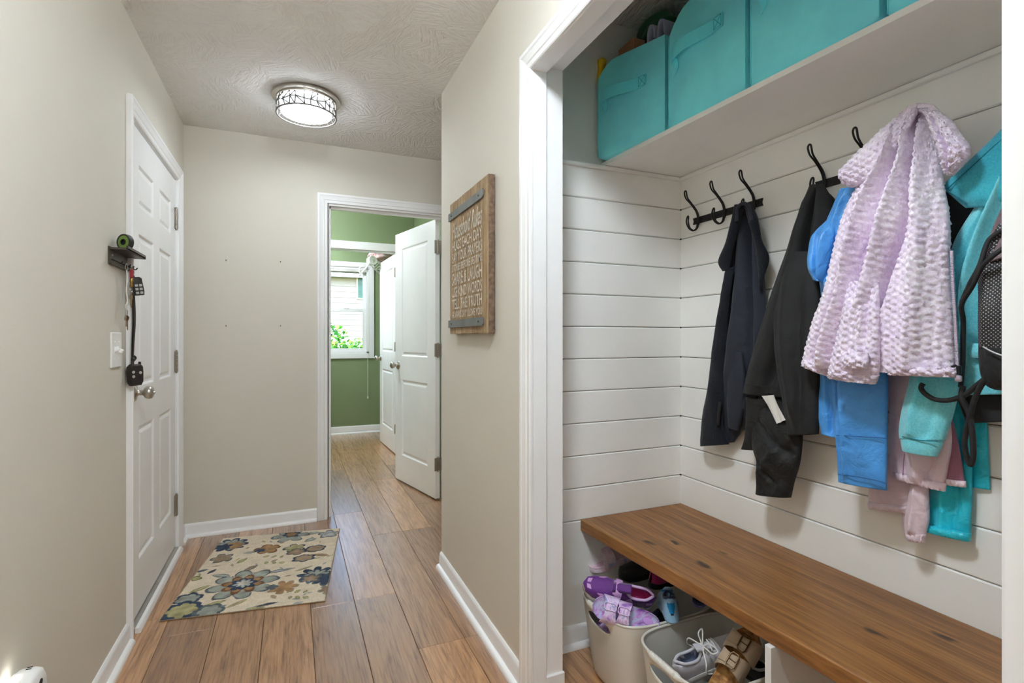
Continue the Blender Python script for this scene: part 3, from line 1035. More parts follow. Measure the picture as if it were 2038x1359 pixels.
# ================================================================ RUG
RA, RB_, RC, RD = (at(u, v, Z=.008) for u, v in ((333, 1235), (659, 1191), (664, 1052), (434, 1070)))
rc = (RA + RB_ + RC + RD) / 4
ex = ((RB_ - RA) + (RC - RD)); ex.z = 0; ex.normalize()
ra = math.atan2(ex.y, ex.x)
RW, RL_ = .655, .905
NXr, NYr = 190, 262
gx, gy = np.meshgrid(np.linspace(-RW / 2, RW / 2, NXr), np.linspace(-RL_ / 2, RL_ / 2, NYr))
nz1 = np.zeros_like(gx)
for k in range(26):
    a, fq, ph = rng.uniform(0, PI), rng.uniform(15, 140), rng.uniform(0, 6.28)
    nz1 += np.sin((gx * math.cos(a) + gy * math.sin(a)) * fq + ph) / 26 ** .5
colr = np.zeros(gx.shape + (3,))
cream = np.array(lin((244, 232, 212))[:3])
colr[:] = cream
colr *= (1 + .05 * nz1)[..., None]
height = np.full(gx.shape, .0085) + .0006 * nz1
CLR = {k: np.array(lin(c)[:3]) for k, c in dict(gb=(168, 176, 170), navy=(56, 74, 100), brown=(176, 140, 100), olive=(118, 122, 62), taupe=(166, 146, 124), white=(226, 224, 216), lgreen=(184, 180, 136), slate=(98, 110, 120), rust=(130, 90, 58), mist=(190, 196, 202)).items()}
inv = Matrix.Rotation(-ra, 4, 'Z')


def zr(zx, zy):
    """place on the rug from its place in the photograph (crop of 4.852 px per px at 300,1020)"""
    p = at(300 + zx / 4.852, 1020 + zy / 4.852, Z=.008) - rc
    p = inv @ p
    return p.x, p.y


def petal(c, n, R, r0, fill, edge, rot_=0, asp=1.0, depth=.45, ea=.84):
    dx, dy = gx - c[0], (gy - c[1]) / asp
    wob = .004 * nz1
    rr_, th = np.hypot(dx, dy) + wob, np.arctan2(dy, dx) - rot_
    lim = R * ((1 - depth) + depth * np.abs(np.cos(n / 2 * th)) ** .7)
    m = (rr_ < lim) & (rr_ > r0)
    e = m & (rr_ > lim * ea)
    colr[m] = CLR[fill] * (1 + .2 * nz1[m])[:, None]
    if edge: colr[e] = CLR[edge] * (1 + .15 * nz1[e])[:, None]
    height[m] += .0008
    height[e] -= .0012


def leaf(c, L, W, ang, fill, edge=None):
    dx, dy = gx - c[0], gy - c[1]
    a = math.radians(ang)
    x_, y_ = dx * math.cos(a) + dy * math.sin(a), -dx * math.sin(a) + dy * math.cos(a)
    t = np.clip(1 - (x_ / L) ** 2, 0, 1) * W + .002 * nz1
    m = (np.abs(y_) < t) & (np.abs(x_) < L)
    e = m & (np.abs(y_) > t * .68)
    colr[m] = CLR[fill] * (1 + .2 * nz1[m])[:, None]
    if edge: colr[e] = CLR[edge]
    height[m] += .0006


# soft pale wash of the right edge, scattered sprigs
sprig = random.Random(3)
for k in range(46):
    leaf((sprig.uniform(-RW / 2, RW / 2), sprig.uniform(-RL_ / 2, RL_ / 2)), sprig.uniform(.012, .03), sprig.uniform(.004, .009), sprig.uniform(0, 180), sprig.choice(('lgreen', 'taupe', 'mist', 'gb')), None)
for z, L, W, a, f_, e_ in (((960, 540), .05, .018, 50, 'taupe', 'slate'), ((680, 610), .05, .018, -20, 'gb', 'navy'), ((1250, 560), .075, .016, 12, 'mist', 'navy'), ((960, 385), .035, .014, 5, 'gb', 'slate'),
                          ((1100, 590), .05, .016, 20, 'gb', 'taupe'), ((470, 740), .05, .016, 40, 'lgreen', 'olive'), ((590, 890), .065, .016, 30, 'lgreen', 'olive'), ((560, 945), .07, .02, 25, 'gb', 'navy'),
                          ((1640, 410), .05, .018, -25, 'taupe', 'brown'), ((880, 465), .04, .014, 60, 'lgreen', 'olive'), ((830, 880), .05, .012, 40, 'lgreen', 'taupe'), ((1110, 890), .05, .012, 10, 'navy', 'brown'), ((980, 930), .06, .014, 10, 'lgreen', 'gb'),
                          ((1480, 540), .05, .012, 30, 'lgreen', 'taupe'), ((1540, 265), .04, .02, 30, 'gb', 'slate'), ((1560, 200), .05, .02, 10, 'gb', 'slate'), ((590, 570), .03, .014, 60, 'navy', 'taupe'), ((490, 565), .03, .012, 20, 'slate', 'navy')):
    leaf(zr(*z), L, W, a, f_, e_)
for c0, n in (((1190, 455), 6), ((1420, 790), 6)):
    for j in range(n):
        leaf(zr(c0[0] + (j % 3 - 1) * 75, c0[1] + (j // 3 - .5) * 60), .019, .0095, 35 + 20 * j, 'lgreen', 'olive')
petal(zr(890, 690), 8, .158, .0, 'gb', 'slate', .2, depth=.42, ea=.92)
petal(zr(890, 690), 8, .098, .0, 'brown', 'rust', .2 + PI / 8, depth=.4)
petal(zr(890, 690), 8, .064, 0, 'navy', None, .2, depth=.3)
petal(zr(890, 690), 8, .043, 0, 'white', 'mist', .2, depth=.55, ea=.6)
petal(zr(1125, 352), 5, .072, 0, 'brown', 'rust', .5, depth=.42)
petal(zr(1050, 370), 5, .03, 0, 'navy', None, .9)
petal(zr(1350, 225), 6, .105, 0, 'gb', 'slate', .1, depth=.5, ea=.9)
petal(zr(1360, 210), 6, .05, 0, 'brown', 'navy', .3, ea=.6)
petal(zr(770, 310), 9, .098, 0, 'gb', 'navy', 0, depth=.4, ea=.75)
petal(zr(800, 320), 7, .055, 0, 'brown', 'taupe', .4)
petal(zr(700, 335), 6, .05, 0, 'navy', None, .4)
petal(zr(690, 440), 5, .062, 0, 'taupe', 'slate', .7)
petal(zr(1390, 340), 5, .06, 0, 'lgreen', 'navy', .6)
petal(zr(1410, 380), 4, .05, 0, 'taupe', 'navy', .2)
petal(zr(1595, 345), 6, .058, 0, 'taupe', 'navy', .2, asp=.85, depth=.15, ea=.8)
petal(zr(1480, 440), 6, .062, 0, 'taupe', 'navy', .6, asp=.8, depth=.2, ea=.8)
petal(zr(1720, 205), 5, .065, 0, 'mist', 'slate', .3, ea=.8)
petal(zr(1280, 720), 7, .072, 0, 'brown', 'taupe', .1, depth=.5)
petal(zr(1180, 720), 4, .03, 0, 'slate', None, .1, depth=.5)
petal(zr(1600, 600), 9, .095, 0, 'gb', 'navy', .2, depth=.5, ea=.6)
petal(zr(1680, 640), 7, .07, 0, 'navy', 'slate', .2, depth=.4)
petal(zr(1540, 640), 6, .055, 0, 'taupe', 'slate', .4, depth=.5, ea=.7)
petal(zr(1720, 740), 6, .05, 0, 'taupe', 'gb', .2, depth=.5)
petal(zr(360, 835), 6, .06, 0, 'gb', 'navy', .3, depth=.25, ea=.75)
petal(zr(300, 945), 8, .085, 0, 'lgreen', 'navy', .1, depth=.2, ea=.72)
petal(zr(560, 950), 6, .065, 0, 'gb', 'slate', .1, depth=.3, ea=.72)
petal(zr(430, 640), 4, .03, 0, 'lgreen', 'olive', .1, depth=.3, ea=.7)
ed = np.minimum(RW / 2 - np.abs(gx), RL_ / 2 - np.abs(gy))
height = np.where(ed < .004, .004, height)
rug = thing('rug', 'cream floral rug with grey-blue and brown blossoms in front of the doorway', 'rug', mat=TR(rc.x, rc.y, 0) @ Matrix.Rotation(ra, 4, 'Z'))
me = bpy.data.meshes.new('pile')
vv = np.stack([gx, gy, height], -1).reshape(-1, 3)
idx = np.arange(NXr * NYr).reshape(NYr, NXr)
qd = np.stack([idx[:-1, :-1], idx[:-1, 1:], idx[1:, 1:], idx[1:, :-1]], -1).reshape(-1, 4)
me.from_pydata(vv.tolist(), [], qd.tolist())
ca = me.color_attributes.new('Col', 'FLOAT_COLOR', 'POINT')
ca.data.foreach_set('color', np.concatenate([np.clip(colr, 0, 1).reshape(-1, 3), np.ones((NXr * NYr, 1))], 1).ravel())
me.polygons.foreach_set('use_smooth', [True] * len(me.polygons))
t = NT('rug_pile')
vc = t.n('VertexColor', layer_name='Col')
sp_ = t.noise(t.coord(), 420, 2)
t.l(t.mixc(1.0, vc.outputs['Color'], t.ramp(sp_, [(.3, (196, 190, 182)), (.7, (255, 252, 246))]), 'MULTIPLY'), t.b.inputs['Base Color'])
t.set(Roughness=.95)
t.bump(sp_, .6, .002)
link('pile', me, t.m, rug, local=True)
MB().box((-RW / 2, -RL_ / 2, .0005), (RW / 2, RL_ / 2, .0045), .001).build('backing', plain('rug_backing', (142, 124, 100), .9, var=.15, vscale=80), rug, local=True)


# ================================================================ BENCH, SHELF, BINS, HOOKS
bf = lambda y: 1.026 + (YE - y) * .05       # front edge of the bench
bn = thing('bench', 'stained pine bench seat fixed across the closet', 'bench', (1.3, .8, 0))
mb = MB()
yy_ = [-.05, YE - .001]
nb = [(XB - .001, yy_[0]), (XB - .001, yy_[1]), (bf(yy_[1]), yy_[1]), (bf(yy_[0]), yy_[0])]
c = .003
inn = [(XB - .001, yy_[0]), (XB - .001, yy_[1]), (bf(yy_[1]) + c, yy_[1]), (bf(yy_[0]) + c, yy_[0])]
mb.loft([[(x, y, .437) for x, y in inn], [(x, y, .437 + c) for x, y in nb], [(x, y, .48 - c) for x, y in nb], [(x, y, .48) for x, y in inn]])
mb.build('seat_board', M['bench'], bn)
MB().box((1.055, .884, 0), (XB - .001, .902, .4365), .001).build('support_panel', M['white'], bn)
MB().box((XB - .02, -.05, .39), (XB - .001, YE - .001, .4365), .001).build('wall_cleat', M['white'], bn)
MB().box((1.1, YE - .02, .39), (XB - .02, YE - .001, .4365), .001).build('end_cleat', M['white'], bn)

sf_ = lambda y: 1.13 + (YE - y) * .05
sh = MB()
o4 = [(XB - .001 + .02, -.05), (XB + .019, YE + .015), (sf_(YE), YE + .015), (sf_(-.05), -.05)]
sh.loft([[(x, y, ZTOP + .003) for x, y in o4], [(x, y, ZTOP + .019) for x, y in o4]])
tag(sh.build('closet_shelf', M['shiplap']), 'deep white shelf over the coats carrying the teal bins', 'shelf', kind='structure')
ZS = ZTOP + .019


def fabric_mat(name, rgb, rough=.8, weave=900, bump=.15, sheen=.3, var=.06, wr=12, wrs=.35):
    t = NT(name)
    v = t.coord()
    f = t.noise(v, 5, 4)
    t.l(t.ramp(f, [(.3, [c * (1 - var) for c in rgb]), (.7, [min(255, c * (1 + var)) for c in rgb])]), t.b.inputs['Base Color'])
    t.set(Roughness=rough, Sheen_Weight=sheen, Sheen_Roughness=.5)
    if wrs: t.bump(t.noise(v, wr, 3, .5, .6), wrs, .01)
    t.bump(t.noise(v, weave, 1), bump, .001)
    return t.m


M['teal'] = fabric_mat('teal_nonwoven', (128, 236, 255), .75, 700, .25, .15, .05, 7, .25)
M['teal_band'] = fabric_mat('teal_webbing', (112, 236, 255), .7, 900, .2, .15, .04, 10, .1)


def storage_bin(y1, y0, x_l, x_r, hL, hR, label, dep=.3, sag=(.0, .0), tilt=.0):
    """soft fabric cube: front faces the hall; y1 = left end in view, y0 = right end"""
    r = thing('storage_bin', label, 'bin', ((x_l + x_r) / 2 + .12, (y0 + y1) / 2, ZS), group='teal fabric bins on the shelf')
    N, Hn = 14, 12
    outer = []
    fr_ = []
    per = []
    c = .012
    dx = Vector((x_r - x_l, y0 - y1, 0)); W = dx.length; dx.normalize()
    dn = Vector((-dx.y, dx.x, 0))
    if dn.x < 0: dn = -dn
    O = Vector((x_l, y1, ZS))
    # plan perimeter: along front, right side, back, left side
    for k in range(N + 1): per.append((k / N, 0.0))
    for k in range(1, 7): per.append((1.0, k / 6))
    for k in range(1, N + 1): per.append((1 - k / N, 1.0))
    for k in range(1, 6): per.append((0.0, 1 - k / 6))
    def pt(a, b, h, inset=0.0, bul=0.0):
        top = hL + (hR - hL) * a
        # slumped top corners
        top -= sag[0] * max(0, 1 - a / .28) ** 2 + sag[1] * max(0, (a - .72) / .28) ** 2
        z = .002 + h * top
        bo = .006 * math.sin(PI * h) * math.sin(PI * min(max(a, .02), .98)) if b == 0 else 0
        bs = .004 * math.sin(PI * h) * math.sin(PI * min(max(b, .02), .98)) if a in (0.0, 1.0) else 0
        aa = inset / W + a * (1 - 2 * inset / W)
        bb = inset / dep + b * (1 - 2 * inset / dep)
        p = O + dx * (aa * W) + dn * (bb * dep) - dn * (bo + tilt * h * (1 - b)) * (1 if b == 0 else 0)
        p += dx * (bs if a == 1.0 else -bs)
        p.z += z
        return p
    rings = [[pt(a, b, 0, .006) for a, b in per]] + [[pt(a, b, h) for a, b in per] for h in np.linspace(.015, 1, Hn)]
    rings += [[pt(a, b, 1, .004) for a, b in per], [pt(a, b, .12, .005) for a, b in per]]
    body = MB().loft(rings, True, True, True).build('body', M['teal'], r, smooth=60)
    # vertical seams at the front corners
    for a in (.0, 1.0):
        MB().tube([pt(a, 0, h) - dn * .0008 for h in np.linspace(.02, .99, 10)], .0016, 6).build('seam', M['teal_band'], r, smooth=True)
    # webbing handle: stitched patch on the right, sagging loop, patch on the left
    h0 = .60
    zA, zB = h0 * hL, h0 * hR
    P = lambda a, out, dz: O + dx * (a * W) - dn * (out + .007 + tilt * h0) + Vector((0, 0, h0 * (hL + (hR - hL) * a) + dz))
    hw = .02
    ctr = smoothpath([P(.14, .002, -.052), P(.15, .004, -.03), P(.13, .016, .0), P(.22, .024, .006), P(.36, .028, .004), P(.50, .02, .002), P(.6, .006, .004), P(.66, .0015, .006), P(.76, .0012, .008)], 5)
    rg = []
    for i, p in enumerate(ctr):
        t = i / (len(ctr) - 1)
        w_ = Vector((0, 0, hw * (1 if t > .3 else .55 + 1.5 * t)))
        if t < .25: w_ = (w_ + dx * hw * .5 * (1 - t / .25))
        rg.append([p - w_ - dn * .001, p + w_ - dn * .001, p + w_ + dn * .001, p - w_ + dn * .001])
    hd = MB().loft(rg).build('handle', M['teal_band'], r, smooth=40)
    st = MB()
    def sbox(a0, a1, dz0, dz1):
        q = [P(a0, .0035, dz0 + .008), P(a1, .0035, dz0 + .008), P(a1, .0035, dz1 + .008), P(a0, .0035, dz1 + .008)]
        st.tube(q, .0007, 4, True)
        st.tube([q[0], q[2]], .0006, 4); st.tube([q[1], q[3]], .0006, 4)
    sbox(.66, .75, -hw * .85, hw * .85)
    st.build('stitching', plain('stitch_teal', (10, 150, 160), .7), hd)
    return r


storage_bin(1.70, 1.395, 1.098, 1.165, .365, .335, 'teal fabric bin at the left end of the shelf, stuffed open', sag=(.05, .0), dep=.30)
storage_bin(1.376, 1.066, 1.166, 1.172, .375, .40, 'second teal fabric bin from the left end of the shelf', sag=(.06, .0))
storage_bin(1.050, .716, 1.176, 1.184, .40, .40, 'third teal fabric bin from the left end of the shelf, top out of frame', sag=(.03, .0))
storage_bin(.701, .37, 1.19, 1.2, .38, .38, 'fourth teal fabric bin from the left, at the right edge of the view')

# what sticks out of the first bin
M['greenbag'] = fabric_mat('green_bag', (18, 92, 62), .7, 300, .2, .2, .1, 20, .5)
M['lilac_cloth'] = fabric_mat('pale_lilac_cloth', (196, 196, 222), .85, 300, .2, .3, .08, 30, .4)


def cloth_lump(name, label, cat, c, size, mat, seed, n=18, amp=.25, floor_=None):
    r_ = random.Random(seed)
    ph = [(r_.uniform(1, 4), r_.uniform(1, 4), r_.uniform(0, 6), r_.uniform(.3, 1)) for _ in range(7)]
    rings = []
    for i in range(n + 1):
        th = PI * i / n
        ring = []
        for j in range(2 * n):
            a = 2 * PI * j / (2 * n)
            d = 1 + amp * sum(w_ * math.sin(p * a * 1.0 + q * th * 2 + s) for p, q, s, w_ in [(round(p), q, s, w_) for p, q, s, w_ in ph]) / 4
            v = Vector((math.sin(th) * math.cos(a) * size[0], math.sin(th) * math.sin(a) * size[1], math.cos(th) * size[2])) * d
            ring.append(Vector(c) + v)
        rings.append(ring)
    o = MB().loft(rings, True, True, True).build(name, mat, smooth=True)
    return tag(o, label, cat)


cloth_lump('green_bag', 'dark green fabric bag bulging from the first teal bin', 'bag', at(1316, 66, X=1.31), (.08, .09, .06), M['greenbag'], 3)
for k, (u, v, s) in enumerate(((1307, 62, .03), (1327, 52, .035))):
    p = at(u, v, X=1.225)
    mb = MB()
    pth = smoothpath([p + Vector((0, .018, -.08)), p + Vector((0, .017, -.01)), p + Vector((0, .0, s * .5)), p + Vector((0, -.017, -.01)), p + Vector((0, -.018, -.08))], 6)
    rg = []
    for q in pth:
        rg.append([q + Vector((-.03, 0, 0)), q + Vector((-.02, 0, .004)), q + Vector((.05, 0, .002)), q + Vector((.05, 0, -.004)), q + Vector((-.02, 0, -.005))])
    mb.loft(rg)
    tag(mb.build('folded_cloth', M['lilac_cloth'], smooth=True), ('left' if k == 0 else 'right') + ' fold of pale lilac cloth poking out beside the green bag', 'cloth', 'pale folds between the first two bins')
p = at(1243, 97, X=1.16)
tag(MB().box((-.004, -.06, -.1), (.05, .035, .012), .002, TR(*p)).build('cardboard_box', plain('cardboard', (176, 128, 96), .8)), 'corner of a brown cardboard box inside the first bin', 'box')
p = at(1197, 126, X=1.125)
tag(MB().lathe([(0, -.08), (.012, -.08), (.013, -.01), (.017, .0), (.018, .012), (.012, .02), (0, .021)], TR(*(p + Vector((.0, -.003, -.005)))) @ rot('X', 12), 16).build('yellow_bottle_cap', plain('yellow_plastic', (236, 196, 20), .4), smooth=40), 'bright yellow cap peeping over the left corner of the first bin', 'cap')


# ---- hook rails
def hook_rail(y0, n, label):
    """rail of wrought hooks; y0 = left end in view, hooks every 0.1365 m towards the viewer"""
    L = .0325 * 2 + .136 * (n - 1)
    zc = 1.655
    r = thing('hook_rail', label, 'hook rail', (XB, y0 - L / 2, zc), group='black iron hook rails on the shiplap')
    sg_ = MB()
    pl = [(y0, zc - .013), (y0 - .004, zc), (y0, zc + .013), (y0 - L, zc + .013), (y0 - L + .004, zc), (y0 - L, zc - .013)]
    sg_.loft([[(XB - .0055, a, b) for a, b in pl], [(XB - .0003, a, b) for a, b in pl]])
    sg_.build('rail', M['black_iron'], r)
    for k in range(n):
        y = y0 - .0325 - .136 * k
        h = MB()
        g = .0052
        up = [(XB - .008, 0, zc - .02), (XB - .009, 0, zc + .012), (XB - .018, 0, zc + .035), (XB - .045, 0, zc + .062), (XB - .066, 0, zc + .08), (XB - .073, 0, zc + .097)]
        # doubled wire: up one side, round the eye, down the other
        spread = [1, 1, 1, 1, 1.6, 2.0]
        A = [Vector((p[0], y + g * .55 * s, p[2])) for p, s in zip(up, spread)]
        B = [Vector((p[0], y - g * .55 * s, p[2])) for p, s in zip(up, spread)]
        eye = [Vector((XB - .074, y + .0045, zc + .106)), Vector((XB - .074, y, zc + .11)), Vector((XB - .074, y - .0045, zc + .106))]
        h.tube(smoothpath(A + eye + B[::-1], 5), .0029, 7)
        lo = [(XB - .009, 0, zc - .012), (XB - .016, 0, zc - .034), (XB - .034, 0, zc - .045), (XB - .054, 0, zc - .036), (XB - .064, 0, zc - .014), (XB - .062, 0, zc + .004)]
        sp2 = [1, 1, 1, 1.2, 1.8, 1.6]
        A = [Vector((p[0], y + g * .55 * s, p[2])) for p, s in zip(lo, sp2)]
        B = [Vector((p[0], y - g * .55 * s, p[2])) for p, s in zip(lo, sp2)]
        eye = [Vector((XB - .0605, y, zc + .011))]
        h.tube(smoothpath(A + eye + B[::-1], 5), .0029, 7)
        h.build('hook', M['black_iron'], r, smooth=True)
        for s in (-1, 1):
            MB().lathe([(0, 0), (.0035, 0), (.0028, .002), (0, .0025)], TR(XB - .0055, y + s * .017, zc) @ rot('Y', -90), 8).build('screw', M['black_iron'], r)
    return r


hook_rail(1.638, 3, 'black iron rail of three hooks nearest the closet corner, two hooks bare')
hook_rail(1.105, 3, 'black iron rail of three hooks behind the lilac jacket')
hook_rail(.57, 3, 'black iron rail of three hooks at the near end of the closet')


# ================================================================ COATS
def cr(vals, t):
    """Catmull-Rom through equally spaced rows of numbers"""
    n = len(vals) - 1
    x = min(max(t * n, 0), n - 1e-6)
    i = int(x)
    f = x - i
    a, b, c, d = (np.array(vals[k]) for k in (max(i - 1, 0), i, i + 1, min(i + 2, n)))
    return .5 * ((2 * b) + (c - a) * f + (2 * a - 5 * b + 4 * c - d) * f * f + (3 * b - a - 3 * c + d) * f ** 3)


def wnoise(seed, k=8, lo=4, hi=16):
    r_ = np.random.default_rng(seed)
    A = [(r_.uniform(0, PI), r_.uniform(lo, hi), r_.uniform(0, 6.28)) for _ in range(k)]
    return lambda y, z: sum(np.sin((y * math.cos(a) + z * math.sin(a)) * q + p) for a, q, p in A) / k ** .5


def drape(rows, nu=40, nv=60, folds=(), wr=.0, wseed=1, wlo=20, whi=70, back=.35, nub=None, pw=.5, fz=None, uneven=0.0):
    """A hanging piece of clothing: a flattened tube between a left and a right outline.
    rows: (uL, vL, uR, vR, distance of its middle from the wall, half thickness). folds: (path of s, width, height, t0, t1).
    nub: (pitch, height) of a knobbly pile."""
    wn_ = wnoise(wseed, 9, wlo, whi)
    rr_ = []
    for r in rows:
        d, th = r[4], r[5]
        A, B = at(r[0], r[1], X=XB - d), at(r[2], r[3], X=XB - d)
        rr_.append((A.y, A.z, B.y, B.z, d, th))
    front, backs = [], []
    for i in range(nv + 1):
        t = i / nv
        ya, za, yb, zb, d, th = cr(rr_, t)
        fr_, bk = [], []
        for j in range(nu + 1):
            s = j / nu
            y, z = ya + (yb - ya) * s, za + (zb - za) * s
            prof = max(0.0, 1 - (2 * s - 1) ** 2) ** pw
            h = th * prof
            for path, w_, amp, t0, t1 in folds:
                if t0 - .08 < t < t1 + .08:
                    c_ = float(np.interp(t, np.linspace(t0, t1, len(path)), path))
                    fade = min(1, max(0, (t - t0 + .08) / .12)) * min(1, max(0, (t1 + .08 - t) / .12))
                    h += 1.3 * amp * fade * math.exp(-((s - c_) / w_) ** 2) * min(1, prof * 1.6)
            if wr: h += wr * wn_(y, z) * prof
            q = 0
            if nub:
                pch, am = nub
                ry, rz = .82 * y + .57 * z, -.57 * y + .82 * z
                row_ = math.floor(rz / (pch * .8))
                yy = ry + (row_ % 2) * pch * .5 + .0012 * wn_(z * 2, y)
                fy = (yy / pch) % 1 - .5
                fzz = (rz / (pch * .8)) % 1 - .5
                q = am * (max(0, 1 - (fy * fy + fzz * fzz) * 3.4)) + am * .16 * rng.normal()
                z2 = z + am * .14 * rng.normal()
                y2 = y + am * .14 * rng.normal()
            else: y2, z2 = y, z
            h = max(h, -d + .012 if d > .012 else 0)
            fr_.append(Vector((XB - d - h - q, y2, z2 + (uneven * wn_(y * 1.5, 0) if i == nv else 0))))
            hb = min(th * prof * back, d - .004)
            bk.append(Vector((XB - d + hb, y, z + (uneven * wn_(y * 1.5, 0) if i == nv else 0))))
        bk[0] = fr_[0].copy(); bk[-1] = fr_[-1].copy()
        front.append(fr_); backs.append(bk)
    mb = MB()
    n = nu + 1
    nb_ = nu - 1
    V = []
    rows_idx = []
    for fr_, bk in zip(front, backs):
        fi = list(range(len(V), len(V) + n)); V += fr_
        bi = list(range(len(V), len(V) + nb_)); V += bk[1:-1]
        rows_idx.append((fi, [fi[0]] + bi + [fi[-1]]))
    Fc = []
    for (f0, b0), (f1, b1) in zip(rows_idx[:-1], rows_idx[1:]):
        for j in range(nu):
            Fc.append((f0[j], f0[j + 1], f1[j + 1], f1[j]))
            Fc.append((b0[j], b1[j], b1[j + 1], b0[j + 1]))
    for (f, b), rev in ((rows_idx[0], 0), (rows_idx[-1], 1)):
        for j in range(nu):
            q = [f[j], f[j + 1], b[j + 1], b[j]]
            q = [q[k] for k in range(4) if q[k] not in q[:k]]
            if len(q) >= 3: Fc.append(tuple(q if rev else reversed(q)))
    mb.V, mb.Fc = [tuple(v) for v in V], Fc
    return mb


def fleece_mat(name, stops, rough=.95, scale=90, bumpd=.004, strength=.6, fine=500, sheen=.35):
    t = NT(name)
    v = t.coord()
    f = t.noise(v, scale, 3, .6)
    g = t.noise(v, 9, 3)
    mx = t.n('Math', operation='MULTIPLY_ADD', I1=.55, I2=.0)
    t.l(f, mx.inputs[0])
    m2 = t.n('Math', operation='MULTIPLY_ADD', I1=.45)
    t.l(g, m2.inputs[0])
    t.l(mx.outputs[0], m2.inputs[2])
    t.l(t.ramp(m2.outputs[0], stops), t.b.inputs['Base Color'])
    t.set(Roughness=rough, Sheen_Weight=sheen, Sheen_Roughness=.6, Specular_IOR_Level=.2)
    t.bump(t.noise(v, fine, 2), .5, .0015)
    t.bump(f, strength, bumpd)
    return t.m


M['navy'] = fabric_mat('navy_softshell', (24, 30, 43), .75, 900, .2, .08, .08, 16, .6)
M['navy_fleece'] = fleece_mat('navy_fleece_lining', [(.35, (8, 11, 18)), (.65, (22, 27, 37))], scale=160, sheen=.08)
M['black'] = fabric_mat('black_shell', (13, 13, 15), .75, 900, .2, .03, .08, 14, .6)
M['black2'] = fabric_mat('black_quilt', (10, 10, 11), .7, 700, .2, .03, .08, 30, .6)
M['blue'] = fabric_mat('blue_rain_shell', (70, 148, 220), .42, 900, .1, .15, .08, 22, 1.0)
M['lilac'] = fleece_mat('lilac_sherpa', [(.36, (222, 204, 230)), (.5, (240, 226, 243)), (.66, (250, 243, 249))], scale=110, strength=.5)
M['tealf'] = fleece_mat('aqua_fleece', [(.36, (88, 196, 212)), (.64, (136, 222, 232))], scale=240, strength=.35, bumpd=.002)
M['tealf2'] = fleece_mat('aqua_fleece_collar', [(.36, (38, 156, 178)), (.64, (66, 184, 200))], scale=240, strength=.35, bumpd=.002)
M['pink'] = fabric_mat('pink_shell', (226, 204, 214), .5, 900, .1, .2, .05, 24, .9)
M['pink_in'] = fabric_mat('mauve_lining', (150, 98, 122), .7, 900, .1, .2, .06, 30, .4)
M['turq'] = fabric_mat('turquoise_nylon', (30, 190, 212), .38, 900, .08, .1, .08, 26, .9)
M['darkcoat'] = fabric_mat('charcoal_cloth', (24, 23, 27), .8, 900, .2, .2, .08, 16, .3)
M['label_white'] = plain('label_white', (222, 220, 214), .6, var=.04, bump=.2, bscale=90)
M['cordb'] = plain('black_cord', (26, 26, 28), .7, var=.1, bump=.4, bscale=500)
M['zip_teeth'] = plain('zip_teeth', (214, 198, 214), .4, .2)
M['zip_black'] = plain('zip_black', (34, 34, 36), .4, .3)


def seamline(pts, r, mat, parent, d, n=6, name='seam'):
    P = smoothpath([at(u, v, X=XB - (dd if dd is not None else d)) for u, v, dd in [(p + (None,))[:3] for p in pts]], 6)
    return MB().tube(P, r, n).build(name, mat, parent, smooth=True)


# ---- navy jacket on the first rail
nv_ = thing('navy_jacket', 'dark navy jacket with fleece lining hanging left of the black jacket', 'jacket', at(1478, 405, X=XB - .06))
drape([(1466, 412, 1496, 408, 0.037, 0.0096), (1458, 440, 1508, 432, 0.037, 0.0224), (1452, 490, 1516, 480, 0.034, 0.024), (1447, 540, 1520, 530, 0.032, 0.0256), (1436, 600, 1524, 590, 0.032, 0.0272),
       (1425, 660, 1526, 660, 0.032, 0.0288), (1416, 720, 1524, 725, 0.032, 0.0288), (1408, 780, 1512, 785, 0.032, 0.0288), (1398, 840, 1494, 830, 0.032, 0.0272), (1396, 888, 1462, 880, 0.032, 0.024)],
      44, 70, [((.35, .36, .33, .32, .3), .07, -.022, .12, .95), ((.52, .55, .5, .46), .12, .016, .1, .9), ((.72, .78, .8, .8), .06, -.02, .15, .8), ((.9, .88, .86), .08, .012, .2, .9), ((.16, .18, .16), .12, .01, .3, 1)], wr=.003, wseed=3).build('body', M['navy'], nv_, smooth=True)
drape([(1443, 540, 1462, 530, .07, .008), (1432, 610, 1452, 600, .07, .012), (1420, 680, 1446, 680, .072, .014), (1411, 760, 1444, 770, .072, .014), (1400, 835, 1440, 845, .072, .014), (1396, 888, 1452, 884, .07, .014)],
      16, 44, wr=.0025, wseed=9, nub=(.006, .0012)).build('fleece_lining', M['navy_fleece'], nv_, smooth=True)
drape([(1462, 408, 1484, 405, .085, .008), (1456, 440, 1474, 436, .088, .012), (1446, 480, 1464, 478, .085, .012), (1430, 520, 1456, 512, .08, .012), (1438, 540, 1452, 536, .075, .006)], 14, 24, wr=.002).build('collar', M['navy_fleece'], nv_, smooth=True)
drape([(1480, 404, 1496, 408, .085, .008), (1490, 440, 1508, 432, .09, .012), (1502, 480, 1516, 476, .085, .012), (1506, 510, 1531, 512, .07, .012), (1510, 545, 1522, 548, .06, .008), (1511, 575, 1515, 578, .055, .004)], 14, 28, wr=.002).build('collar', M['navy_fleece'], nv_, smooth=True)
MB().tube(smoothpath([at(u, v, X=XB - .1) for u, v in ((1466, 440), (1468, 415), (1478, 405), (1490, 411), (1497, 440))], 6), .006, 8).build('neck_tape', M['navy'], nv_, smooth=True)
drape([(1430, 800, 1436, 800, .09, .003), (1428, 820, 1434, 822, .09, .004), (1426, 845, 1432, 848, .09, .003)], 6, 8).build('pocket_zip', M['black2'], nv_, smooth=True)
